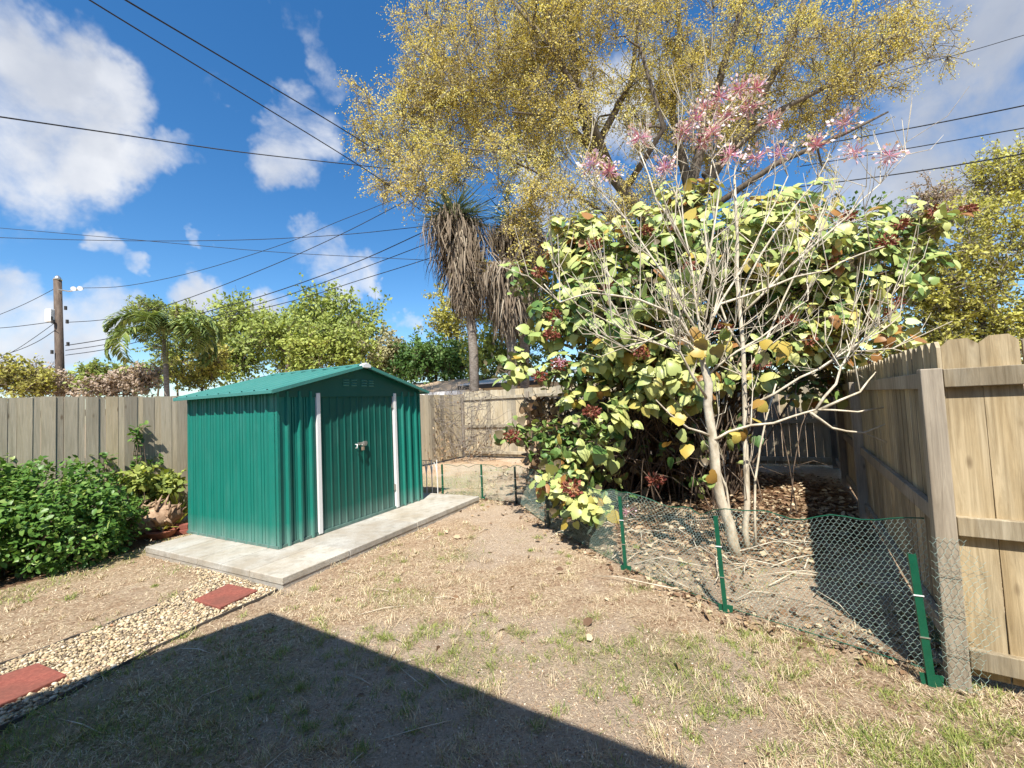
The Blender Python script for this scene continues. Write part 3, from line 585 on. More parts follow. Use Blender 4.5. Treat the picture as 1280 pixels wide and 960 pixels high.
# ------------------------------------------------------------------ wooden fences
def pickets(mb, p0, d, length, z0, z1, w_, gap, nrm_, off, th=.018, dog=False, jig=.006, start=0.0):
    s = start
    while s < length-.02:
        ww = min(w_*random.uniform(.97, 1.02), length-s); mb.cur = random.random(); zz = z1+random.uniform(-.012, .012)
        b = p0+d*s+nrm_*(off+random.uniform(-jig, jig)); tilt = random.uniform(-.006, .006)
        if dog: pts = [b+UP*z0, b+d*ww+UP*z0, b+d*(ww+tilt)+UP*(zz-.035), b+d*(ww*.74)+UP*zz, b+d*(ww*.26)+UP*zz, b+d*tilt+UP*(zz-.035)]
        else: pts = [b+UP*z0, b+d*ww+UP*z0, b+d*(ww+tilt)+UP*zz, b+d*tilt+UP*zz]
        mb.prism(pts, nrm_*th); s += ww+gap*random.uniform(.4, 1.6)
def rail(parent, a, b, z0, z1, th, nrm_, mat, cut=False):
    mb = MB(); mb.cur = random.random(); mb.box(a-nrm_*th/2+UP*z0, b-a, nrm_*th, UP*(z1-z0)); return mb.build('rail', mat, parent, bevel=.004)
def wpost(parent, p, d, n_, s, z1, mat):
    mb = MB(); mb.cur = random.random(); mb.box(p-d*s/2-n_*s/2-UP*.05, d*s, n_*s, UP*(z1+.05)); return mb.build('post', mat, parent, bevel=.005)
# left: shadowbox boards
NL = v3(DL[1], -DL[0], 0)
f1 = thing('wooden_fence', 'weathered grey board fence without visible rails, behind the shed and left shrub', 'fence', CORNER-DL*6, 'wooden fences round the yard')
st = CORNER-DL*17
mb = MB()
if 1:
    s_ = 0; kk_ = 0
    while s_ < 16.8:
        kk_ += 1; off_ = 0 if kk_ % 2 else -.007; bw_ = .138 if kk_ % 2 else .07
        mb.cur = random.random(); b_ = st+DL*s_+NL*(off_+random.uniform(-.003, .003)); ww = bw_*random.uniform(.93, 1.05); zz = 1.965+random.uniform(-.01, .01); mb.prism([b_+UP*.04, b_+DL*ww+UP*.04, b_+DL*ww+UP*zz, b_+UP*zz], NL*.018); s_ += ww+random.uniform(.002, .007)
mb.build('board_panel', M['fence_grey'], f1)
for z in (.25, 1.0, 1.7): rail(f1, st, CORNER, z, z+.09, .038, NL, M['fence_grey']).location += Vector(tuple(-NL*.034))
for s in np.arange(.5, 17, 2.4): wpost(f1, st+DL*s-NL*.105, DL, NL, .09, 1.9, M['post'])
# back
NB = v3(-DB[1], DB[0], 0); NB = NB if NB[1] < 0 else -NB
f2 = thing('wooden_fence', 'sun bleached plank fence with rails across the far end, behind the big leaf bush', 'fence', CORNER+DB*2, 'wooden fences round the yard')
mb = MB(); pickets(mb, CORNER, DB, 9.36, .05, 2.05, .14, .006, NB, -.06, .018, False, .002); mb.build('board_panel', M['fence_back'], f2)
for z in (.12, .92, 1.78):
    for k in range(4): rail(f2, CORNER+DB*(2.34*k+.05), CORNER+DB*(2.34*(k+1)-.05), z, z+.09, .038, NB, M['fence_back']).location += Vector(tuple(-NB*.02))
for k in range(5): wpost(f2, CORNER+DB*(2.34*k), DB, NB, .09, 1.95, M['post'])
# right, running away, plus the short return panel
NR = v3(-DR[1], DR[0], 0); NR = NR if NR[0] < 0 else -NR
LR = np.linalg.norm(BACKR-P1)
f3 = thing('wooden_fence', 'tan picket fence with dog ear tops, shaded, running away on the right', 'fence', P1+DR*2, 'wooden fences round the yard')
mb = MB(); pickets(mb, P1, DR, LR, .05, 1.85, .137, .013, NR, -.062, .018, True, .002, .03); mb.build('picket_panel', M['fence_pine'], f3)
PS = [0, 3.45, 5.6, LR-.05]
for z in (.12, .80, 1.58):
    for a_, b_ in zip(PS[:-1], PS[1:]): rail(f3, P1+DR*(a_+.052), P1+DR*(b_-.052), z, z+.095, .038, NR, M['post']).location += Vector(tuple(-NR*.022))
for s in PS[1:]: wpost(f3, P1+DR*s, DR, NR, .10, 1.68, M['post'])
NG = v3(-DG[1], DG[0], 0); NG = NG if NG[1] < 0 else -NG
f4 = thing('wooden_fence', 'sunlit yellowish pine fence panel with three rails at the right edge, beside a tall post', 'fence', P1+DG*.5, 'wooden fences round the yard')
mb = MB(); pickets(mb, P1+DG*.06, DG, 2.2, .05, 1.85, .142, .010, NG, -.06, .018, True, .002); mb.build('picket_panel', M['fence_pine'], f4)
for z in (.10, .79, 1.585): rail(f4, P1+DG*.056, P1+DG*2.25, z, z+.10, .04, NG, M['fence_pine']).location += Vector(tuple(-NG*.022))
wpost(f4, P1, DG, NG, .088, 1.69, M['post'])
# ------------------------------------------------------------------ chicken wire fence
wf = thing('wire_fence', 'low green chicken wire fence on thin green posts round the planting bed', 'wire fence', WF[2])
def wfpoint(s, h):
    """s = arc position, h = 0..1 height; sags and leans between posts"""
    k = min(int(s), len(WF)-2); f_ = s-k; p = WF[k]*(1-f_)+WF[k+1]*f_
    d = nrm(WF[k+1]-WF[k]); n_ = v3(d[1], -d[0], 0); n_ = n_ if n_[0]+n_[1] > 0 else -n_
    sag = math.sin(math.pi*f_); big = [.35, 1.0, .55, .5, .4, .3][k]
    ht = [.84, .73, .71, .64, .60, .58, .56]; hh = ht[k]*(1-f_)+ht[k+1]*f_-.13*big*sag+.022*math.sin(s*17+1)*sag
    lean = (.05+.22*big*sag)*h**1.5
    return p+n_*(lean+.03*sag*math.sin(h*6+s*9)*h+.03)+UP*(.01+hh*h)
cum = [0]
for a, b in zip(WF[:-1], WF[1:]): cum.append(cum[-1]+np.linalg.norm(b-a))
def s_of(l): 
    k = min(max(int(np.searchsorted(cum, l)-1), 0), len(WF)-2); return k+(l-cum[k])/(cum[k+1]-cum[k])
mb = MB(); cw = .029; ch = .022; rows = 35; cols = int(cum[-1]/cw)
def wp(l, j): return wfpoint(s_of(min(max(l, 0), cum[-1]-1e-4)), min(j/rows, 1))
for c_ in range(cols):
    for j in range(rows):
        o = (j % 2)*.5; l0 = (c_+o)*cw
        a = wp(l0, j+.0); b = wp(l0, j+.36); c1 = wp(l0+cw*.5, j+1.0); c0 = wp(l0-cw*.5, j+1.0)
        rad = .00095 if l0 < 2.3 else .0012
        for p, q in ((a, b), (b, c1), (b, c0)): mb.tube([p, q], rad, 3, False)
mb.build('wire_mesh', M['wiregreen'], wf)
mb = MB(); top = [wfpoint(min(s, len(WF)-1-1e-4), 1) for s in np.linspace(0, len(WF)-1, 90)]; mb.tube(top, .004, 5); mb.tube([wfpoint(min(s, len(WF)-1-1e-4), 0.02) for s in np.linspace(0, len(WF)-1, 60)], .003, 4); mb.build('selvedge_wire', M['wireposts'], wf, smooth=True)
# loose flap of mesh wrapped past the wooden post
mb = MB()
e0 = WF[0]; 
for c_ in range(7):
    for j in range(rows-1):
        o = (j % 2)*.5
        def fp(l, jj):
            h = jj/rows*.80; x_ = l*cw
            return P1+NG*(.075+.02*math.sin(jj*.7))+DG*(-.06+x_+.03*math.sin(jj*.5)*(x_/.3))+UP*(h+.01)
        if (c_+o) > 4.2+2.6*math.sin(j/rows*3.1): continue
        a = fp(c_+o, j); b = fp(c_+o, j+.36)
        for p, q in ((a, b), (b, fp(c_+o+.5, j+1)), (b, fp(c_+o-.5, j+1))): mb.tube([p, q], .0008, 3, False)
mb.build('wire_flap', M['wiregreen'], wf)
def gpost(p, h, lean, mat, w_=.03):
    mb = MB(); a = p-UP*.05; b = p+UP*h+lean; d = nrm(v3(1, -.5, 0)); n_ = v3(d[1], -d[0], 0)
    # U channel
    for o, sx, sy in ((-d*w_/2, d*w_, n_*.004), (-d*w_/2, d*.004, n_*-.016), (d*(w_/2-.004), d*.004, n_*-.016)):
        mb.hexa([a+o, a+o+sx, a+o+sx+sy, a+o+sy, b+o, b+o+sx, b+o+sx+sy, b+o+sy])
    ps = mb.build('post', mat, wf)
    for k in range(2): mb = MB(); q = a+(b-a)*(.4+.3*k); mb.box(q-d*.022+n_*.004, d*.044, n_*.004, UP*.006); mb.build('wire_tie', M['white' if k else 'steel'], ps)
    if mat is M['wireposts']:
        mb = MB(); q = p+UP*.0; mb.prism([q-d*.05+UP*.05-n_*.006, q+d*.05+UP*.05-n_*.006, q+d*.04-UP*.04-n_*.006, q-d*.04-UP*.04-n_*.006], n_*-.005); mb.build('anchor_plate', mat, ps)
pw = gp(1166, 856); gpost(pw, .69, v3(-.05, 0, 0), M['wireposts'], .034)
gpost(WF[1], .70, v3(-.03, 0, 0), M['wireposts']); gpost(WF[2], .69, v3(-.02, 0, 0), M['wireposts'])
gpost(WF[3], .62, v3(0, .03, 0), M['darkposts'], .028); gpost(WF[4], .60, v3(0, 0, 0), M['darkposts'], .028); gpost(WF[5], .60, v3(0, 0, 0), M['wireposts'], .028); gpost(WF[6], .58, v3(0, 0, 0), M['wireposts'], .028)
# white arched wire panel by the shed
tr = gp(534, 621, .0); tp = thing('garden_edging_panel', 'rusty white arched wire edging panel leaning beside the shed', 'garden edging', tr)
mb = MB(); d = nrm(v3(1, -.25, 0)); wd = .42
for z in (.0, .62): mb = MB(); mb.tube([tr+d*(-wd/2)+UP*(.03+z), tr+d*(wd/2)+UP*(.03+z)], .006, 5); mb.build('rail', M['rust'], tp)
for k in range(5):
    mb = MB(); s = -wd/2+wd*k/4; mb.tube([tr+d*s, tr+d*s+UP*.66], .009, 5)
    if k < 4: mb.tube([tr+d*s+UP*.40, tr+d*(s+.02)+UP*.54, tr+d*(s+wd/8)+UP*.62, tr+d*(s+wd/4-.02)+UP*.54, tr+d*(s+wd/4)+UP*.40], .008, 5)
    mb.build('bar', M['white'], tp)
# ------------------------------------------------------------------ vegetation
def pix(lst): return [at(*p) for p in lst]
def ell(lst):
    """(x, y, depth, rx, ry_depth, rz) -> centre + radii"""
    return [(at(a[0], a[1], a[2]), np.array(a[3:6], float)) for a in lst]
def sample_ell(E, n, rng, shell=.5, zmin=.05):
    vol = np.array([r.prod()**.8 for c, r in E]); k = rng.choice(len(E), n, p=vol/vol.sum())
    C = np.array([E[i][0] for i in k]); Rr = np.array([E[i][1] for i in k])
    d = rdir(n, rng); rad = rng.random(n)**(shell/3.0)
    P = C+Rr*d*rad[:, None]; P[:, 2] = np.maximum(P[:, 2], zmin); return P, d
def tree(name, label, cat, base, spine, r0, E, nclump, ntwig, nleaf, lsize, lmat, bmat, limbs=(), clump_r=.6, twig_r=.006, seed=1, group=None, shell=1.2, droop=0.0, tmpl=KITE, extra=None, zmin=.3, gap=0.0):
    rng = np.random.default_rng(seed); rs = random.Random(seed)
    T = thing(name, label, cat, base, group); mb = MB()
    pool = []
    def add(pts, ra, rb, n=7):
        m_ = len(pts); rad = [ra+(rb-ra)*k/(m_-1) for k in range(m_)]; mb.cur = (rs.random()*.3 if ra > .035 else .5+rs.random()*.5); mb.tube(pts, rad, n)
        for p, r_ in zip(pts, rad): pool.append((p, r_))
        for k in range(m_-1): pool.append(((pts[k]+pts[k+1])/2, (rad[k]+rad[k+1])/2))
    add(list(spine), r0, r0*.45, 9)
    for pts, ra, rb in limbs: add(list(pts), ra, rb, 7)
    C, d = sample_ell(E, int(nclump*(1+gap*2)), rng, shell, zmin)
    if gap:
        g1 = fbm(C[:, 0]+C[:, 1]*.7, C[:, 2]*1.1+C[:, 1]*.5, .45/max(clump_r, .3), seed, 2); C = C[np.argsort(-g1)[:nclump]]
    if extra is not None: C = C[extra(C, rng)]
    cen = np.mean([c for c, r in E], axis=0); s0 = spine[len(spine)//2]
    C = C[np.argsort(np.linalg.norm(C-s0, axis=1))]
    LP = []; LD = []
    for c in C:
        PP = np.array([p for p, r_ in pool]); dd = np.linalg.norm(PP-c, axis=1)+np.maximum(0, PP[:, 2]-c[2]+.1)*1.2
        j = int(np.argmin(dd)); p0, rr = pool[j]; L = np.linalg.norm(c-p0)
        if L < .05: continue
        md = (p0+c)/2+rng.normal(size=3)*L*.09+UP*L*.08; q1 = (p0+md)/2+rng.normal(size=3)*L*.05; q2 = (c+md)/2+rng.normal(size=3)*L*.05
        ra = min(rr*.75, .008+.016*L+twig_r*2); add([p0, q1, md, q2, c], ra, max(twig_r*1.3, ra*.4), 5)
        for t_ in range(ntwig):
            o = nrm(nrm(c-p0)*.5+rng.normal(size=3)*.75+UP*(.15-droop)); Lt = clump_r*rng.uniform(.5, 1.15); st_ = c if t_ else md
            e_ = st_+o*Lt-UP*droop*Lt*.4; mid_ = (st_+e_)/2+rng.normal(size=3)*Lt*.12
            mb.cur = rs.random(); mb.tube([st_, mid_, e_], [twig_r, twig_r*.8, twig_r*.5], 3, False)
            f_ = np.clip(rng.choice(rng.random(4)**.5, nleaf)+rng.normal(size=nleaf)*.05, 0, 1.05); LP.append(np.where((f_ < .5)[:, None], st_+(mid_-st_)*f_[:, None]*2, mid_+(e_-mid_)*(f_[:, None]*2-1))+rng.normal(size=(nleaf, 3))*clump_r*.09); LD.append(np.tile(o, (nleaf, 1)))
    mb.build('trunk', bmat, T, smooth=True)
    LP = np.concatenate(LP); LD = np.concatenate(LD); n = len(LP)
    X_ = LD*.5+rng.normal(size=(n, 3))*.7-UP*(.1+droop); N_ = rng.normal(size=(n, 3))*.6+UP*.65-np.array([0, .75, 0])
    base_r = np.clip(fbm(LP[:, 0]+LP[:, 1], LP[:, 2]+LP[:, 1]*.3, .6/clump_r, seed+5, 2)*.9+.1*0+rng.normal(size=n)*.14, 0, 1)
    link('crown', cloud_mesh('crown', LP, X_, N_, rng.uniform(.6, 1.2, n)*lsize*(.82 if cat == 'tree' else .85), *tmpl, base_r), lmat, T)
    return T
# --- large oak beyond the back fence
D0 = 15.0
def px_ell(x, y, D, rx, ry, rdp=None): s = D/F; return (x, y, D, rx*s, rdp or (rx+ry)*.5*s*.8, ry*s)
E = ell([px_ell(560, 120, D0, 92, 100), px_ell(540, 60, D0+1, 60, 60), px_ell(670, 50, D0, 150, 130), px_ell(690, 180, D0-.5, 110, 72), px_ell(850, 60, D0+.5, 165, 140), px_ell(1010, 60, D0, 140, 95), px_ell(1120, 60, D0, 88, 60), px_ell(1030, 165, D0, 85, 40), px_ell(550, 205, D0-1, 50, 32), px_ell(800, -120, D0+1, 330, 90), px_ell(900, 170, D0+1.5, 130, 90), px_ell(780, 260, D0, 70, 50), px_ell(600, 215, D0-2.2, 100, 50, .9), px_ell(680, 255, D0-2.2, 80, 45, .9), px_ell(545, 235, D0-2, 45, 35, .7), px_ell(640, 290, D0-2.2, 45, 40, .6), px_ell(590, 225, D0-2.2, 85, 40, .8), px_ell(650, 245, D0-2.2, 80, 40, .8), px_ell(560, 225, D0-2, 70, 35, .8), px_ell(565, 245, D0-2.4, 60, 38, .8), px_ell(600, 250, D0-2.4, 80, 38, .8), px_ell(670, 220, D0-2.4, 80, 50, .8), px_ell(500, 150, D0, 45, 55), px_ell(510, 60, D0, 40, 45), px_ell(475, 150, D0-.5, 38, 45, 1.0), px_ell(500, 205, D0-1, 40, 35, 1.0)])
tb = at(850, 520, D0+.5)*v3(1, 1, 0)
limb = lambda pts, a, b: (pix(pts), a, b)
limbs = [limb([(850, 330, D0+.5), (790, 250, D0), (742, 190, D0), (722, 120, D0), (715, 40, D0), (700, -60, D0)], .26, .10),
         limb([(765, 215, D0), (735, 140, D0-.5), (690, 60, D0-1), (640, 0, D0-1)], .16, .06), limb([(742, 190, D0), (690, 130, D0), (640, 110, D0-.5), (575, 120, D0-1)], .12, .04),
         limb([(735, 150, D0), (690, 145, D0-1), (640, 140, D0-1.5)], .08, .03), limb([(850, 330, D0+.5), (700, 230, D0-1.), (620, 190, D0-1.5), (540, 180, D0-2)], .06, .012),
         limb([(850, 330, D0+.5), (862, 240, D0), (880, 170, D0), (905, 80, D0), (940, -30, D0)], .24, .09), limb([(862, 240, D0), (840, 140, D0+1), (850, 40, D0+1), (840, -80, D0+1)], .18, .06),
         limb([(870, 250, D0), (930, 160, D0), (980, 70, D0), (1010, -10, D0)], .2, .07), limb([(880, 220, D0), (970, 140, D0), (1050, 100, D0-.5), (1150, 60, D0-1)], .13, .04),
         limb([(860, 280, D0), (970, 205, D0-.5), (1060, 165, D0-1), (1110, 140, D0-1)], .13, .03), limb([(742, 190, D0), (790, 100, D0+1), (800, 0, D0+1)], .15, .05), limb([(780, 240, D0), (830, 160, D0-1), (800, 60, D0-1.5)], .13, .05)]
spine = [tb, tb*v3(1, 1, 0)+UP*1.5+v3(.1, 0, 0), at(856, 400, D0+.5), at(850, 330, D0+.5)]
tree('oak_tree', 'tall oak with sparse olive yellow leaves and grey limbs towering over the back fence', 'tree', tb, spine, .42, E, 1250, 13, 25, .088, M['oakleaf'], M['oakbark'], limbs, .9, .011, 11, None, 1.6, .3, KITE, lambda C, g: g.random(len(C)) < np.interp(C[:, 0]*15/C[:, 1], [-9, .5, 3, 6, 9, 15], [1, 1, .8, .65, .7, .85]), 3.2, .35)
# --- background trees
D1 = 23.0
def bgtree(label, bx, D, els, lm, bm, n, size, cr, seed, cat='tree', group='trees and shrubs beyond the fences', name='garden_tree', gap=.25, ntw=7, nl=14, r0=.16, droop=0.05, zmin=.6, shell=1.4, limbs=()):
    E_ = ell([px_ell(*e) for e in els]); b = at(bx, 520, D)*v3(1, 1, 0); top = np.mean([c for c, r in E_], axis=0)
    return tree(name, label, cat, b, [b, b*.6+top*.4, top], r0, E_, n, ntw, nl, size, lm, bm, limbs, cr, .012, seed, group, shell, droop, KITE, None, zmin, gap)
bgtree('tall airy light green tree right of the small palm, behind the shed roof', 350, D1+3, [(330, 420, D1+3, 62, 45), (385, 400, D1+3, 55, 48), (290, 400, D1+3, 50, 28), (430, 420, D1+3, 55, 42), (350, 380, D1+3, 30, 24)], M['greenleaf'], M['oakbark'], 170, .30, 1.3, 21)
bgtree('bright lime green rounded tree just behind the shed roof ridge', 350, D1-2, [(350, 440, D1-2, 52, 34), (415, 445, D1-2, 55, 34), (300, 455, D1-2, 30, 24), (380, 425, D1-2, 38, 24)], M['greenleaf'], M['brownbark'], 130, .24, .95, 22, droop=0)
bgtree('dull olive tree between the lime tree and the dark round tree', 460, D1+1, [(465, 440, D1+1, 40, 38), (490, 455, D1+1, 25, 22)], M['dullleaf'], M['oakbark'], 60, .24, .9, 23)
bgtree('dark green dense round tree left of the palm trunk, above the tan roof', 545, D1, [(540, 450, D1, 44, 28), (520, 460, D1, 30, 22), (575, 452, D1, 26, 26)], M['darkleaf'], M['brownbark'], 110, .24, .8, 24, gap=0)
bgtree('yellowing small leaved tree seen left of the palm trunk above the dark tree', 560, D1+4, [(560, 395, D1+4, 32, 38), (590, 360, D1+4, 26, 40)], M['yellowleaf'], M['oakbark'], 60, .24, .95, 25)
bgtree('mid green tree behind the three shaggy palms', 650, D1-3, [(650, 400, D1-3, 60, 70), (720, 340, D1-3, 80, 70), (620, 450, D1-3, 40, 30)], M['greenleaf'], M['brownbark'], 140, .24, 1.0, 26)
bgtree('tree hidden for the most part behind the big leaf bush', 950, D1-8, [(900, 330, D1-8, 110, 90), (1040, 310, D1-8, 90, 80), (800, 400, D1-8, 90, 70)], M['darkleaf'], M['brownbark'], 150, .22, .9, 27)
bgtree('yellow green leafy tree standing behind the tan fence at the right edge', 1230, 12.5, [(1230, 330, 12.5, 95, 72), (1190, 385, 12.5, 75, 42), (1280, 290, 12.5, 80, 70), (1330, 360, 12.5, 80, 80), (1160, 370, 12.5, 45, 40), (1150, 440, 12.5, 60, 40), (1240, 430, 12.5, 80, 40)], M['yellowleaf'], M['oakbark'], 340, .14, .62, 28)
bgtree('sparse taller tree above the yellow green tree at the right edge', 1250, 16, [(1250, 225, 16, 55, 36), (1290, 210, 16, 50, 40), (1210, 250, 16, 45, 28), (1180, 260, 16, 35, 20)], M['yellowleaf'], M['oakbark'], 80, .15, .8, 29)
bgtree('bare pinkish twiggy tree above the bush between it and the yellow tree', 1165, 15, [(1165, 250, 15, 30, 20), (1150, 280, 15, 30, 25)], M['pinkleaf'], M['pinkleaf'], 40, .1, .7, 30)
for k_, (lb, bx, els, lm, n, sd) in enumerate([
    ('brown tipped shrub at the far left edge above the grey fence', 20, [(15, 470, 16, 34, 22), (40, 482, 16, 26, 16)], 'yellowleaf', 60, 41),
    ('reddish brown shrub left of the utility pole', 60, [(55, 478, 17, 22, 14), (90, 485, 17, 18, 10)], 'pinkleaf', 50, 42),
    ('lime green shrub top right of the utility pole', 125, [(122, 475, 17, 22, 16)], 'greenleaf', 36, 43),
    ('dusty pink bare shrub left of the small palm trunk', 150, [(135, 484, 16, 36, 14), (175, 478, 16, 22, 16)], 'pinkleaf', 60, 44),
    ('olive shrub right of the small palm trunk', 245, [(240, 470, 17, 26, 22), (268, 452, 17, 16, 18)], 'yellowleaf', 50, 45),
    ('light green bush behind the small palm', 225, [(225, 445, 18, 34, 34), (180, 470, 18, 34, 20), (255, 420, 18, 28, 28)], 'greenleaf', 110, 46),
    ('airy olive tree top above the small palm', 190, [(190, 388, 21, 36, 13), (225, 395, 21, 22, 14)], 'greenleaf', 50, 47)]):
    bgtree(lb, bx, els[0][2], els, M[lm], M['brownbark'], n, .16, .5, sd, 'shrub', 'trees and shrubs beyond the fences', 'garden_shrub', 0, 6, 9, .06, 0, .4, 1.6)
# --- pinnate palm
def frond(mb, p0, dirh, elev, L, curve, nl, ll, rng):
    pts = []; p = p0.copy(); a = elev; s = L/12
    for k in range(13):
        pts.append(p.copy()); p = p+(dirh*math.cos(a)+UP*math.sin(a))*s; a -= curve/12*(1+k/8)
    mb.cur = rng.random(); mb.tube(pts, [.022-.0016*k for k in range(13)], 4)
    side = np.cross(dirh, UP)
    for k in range(nl):
        f_ = .15+.85*k/nl; i = min(int(f_*12), 11); q = pts[i]+(pts[i+1]-pts[i])*(f_*12-i); tg = nrm(pts[i+1]-pts[i])
        l_ = ll*(math.sin(math.pi*min(1, f_*.92+.12))**.6)
        for sg in (-1, 1):
            d_ = nrm(side*sg*.85+tg*.55+UP*rng.uniform(-.25, .5)); e1 = q+d_*l_*.55; e2 = e1+nrm(d_-UP*.75)*l_*.5; w_ = np.cross(d_, UP); w_ = nrm(w_)*.034 if np.linalg.norm(w_) > .1 else tg*.034
            mb.cur = rng.random(); i0 = len(mb.v); mb.v += [tuple(q-w_*.5), tuple(q+w_*.5), tuple(e1+w_), tuple(e1-w_), tuple(e2)]; mb.f += [(i0, i0+1, i0+2, i0+3), (i0+3, i0+2, i0+4)]; mb.r += [mb.cur]*2
rng = np.random.default_rng(5)
pb = at(208, 520, 15)*v3(1, 1, 0); pt = at(206, 425, 15)
PT = thing('palm_tree', 'small feathery palm with arching fronds behind the grey left fence', 'palm', pb)
mb = MB(); mb.tube([pb, (pb+pt)/2+v3(.05, 0, 0), pt], [.11, .085, .08], 9); mb.build('trunk', M['palmbark'], PT, smooth=True)
for k in range(19):
    a = k*2.399+.3; mb = MB(); frond(mb, pt, v3(math.cos(a), math.sin(a), 0), rng.uniform(.5, 1.4), rng.uniform(2.3, 3.1), rng.uniform(1.7, 2.8), 56, .6, rng); mb.build('frond', M['palmleaf'], PT)
# --- shaggy strap leaved palms
def shaggy(label, trunk, head, skirt_len, skirt_r, nlive, seed, green=True, r0=.155):
    rng = np.random.default_rng(seed); b = trunk[0]; T = thing('shaggy_palm', label, 'palm', b*v3(1, 1, 0), 'shaggy palms beyond the back fence')
    mb = MB(); mb.tube(trunk, [r0*1.1]+[r0]*(len(trunk)-2)+[r0*.8], 10); mb.build('trunk', M['palmbark'], T, smooth=True)
    h = head; n = 2300
    a = rng.random(n)*6.283; zz = rng.random(n)**1.2; L = rng.uniform(.45, 1.1, n)
    rr = skirt_r*np.interp(zz, [0, .2, .5, .8, 1], [.5, 1.0, .85, .5, .25])*rng.uniform(.35, 1.25, n)*(1+.25*np.sin(a*3+zz*9))+r0*.6; ax = trunk[-1]-trunk[-2]; ax = ax/abs(ax[2])
    P = np.stack([h[0]+rr*np.cos(a)-ax[0]*zz*skirt_len, h[1]+rr*np.sin(a)-ax[1]*zz*skirt_len, h[2]+.15-zz*skirt_len*.82], -1)
    X_ = np.stack([np.cos(a)*.12+rng.normal(size=n)*.22, np.sin(a)*.12+rng.normal(size=n)*.22, -np.ones(n)], -1); N_ = np.stack([np.cos(a), np.sin(a), rng.normal(size=n)*.2], -1)
    link('dead_leaf_skirt', cloud_mesh('dead_leaf_skirt', P, X_, N_, L, *STRAP, np.clip(rng.normal(.5, .25, n), 0, 1), False, rng.uniform(.025, .05, n)), M['deadleaf'], T)
    n = nlive; d = rdir(n, rng); d[:, 2] = np.abs(d[:, 2])*1.0-.72; P = np.tile(h+UP*.15, (n, 1))+d*.15
    link('crown', cloud_mesh('crown', P, d-UP*.12, np.cross(d, np.cross(UP, d))+rng.normal(size=(n, 3))*.2, rng.uniform(.8, 1.5, n), *STRAP, rng.random(n), False, rng.uniform(.03, .055, n), rng.uniform(-3, -.5, n)), M['spikeleaf'] if green else M['deadleaf'], T)
DP = 14.2
shaggy('tall shaggy palm whose bare lower trunk shows above the back fence', [at(593, 520, DP)*v3(1, 1, 0), at(592, 440, DP), at(586, 370, DP), at(573, 268, DP)], at(569, 268, DP), 3.9, .85, 420, 1)
shaggy('second shaggy palm, its dead leaf skirt hanging behind bare oak twigs', [at(655, 520, DP+.6)*v3(1, 1, 0), at(655, 400, DP+.6), at(652, 330, DP+.6), at(648, 275, DP+.6)], at(646, 282, DP+.6), 2.8, .85, 420, 2, True)
shaggy('lowest shaggy palm with a long grey skirt touching the bush', [at(640, 520, DP-1)*v3(1, 1, 0), at(640, 440, DP-1), at(634, 390, DP-1), at(630, 345, DP-1)], at(632, 335, DP-1), 2.1, .7, 160, 3, False, .15)
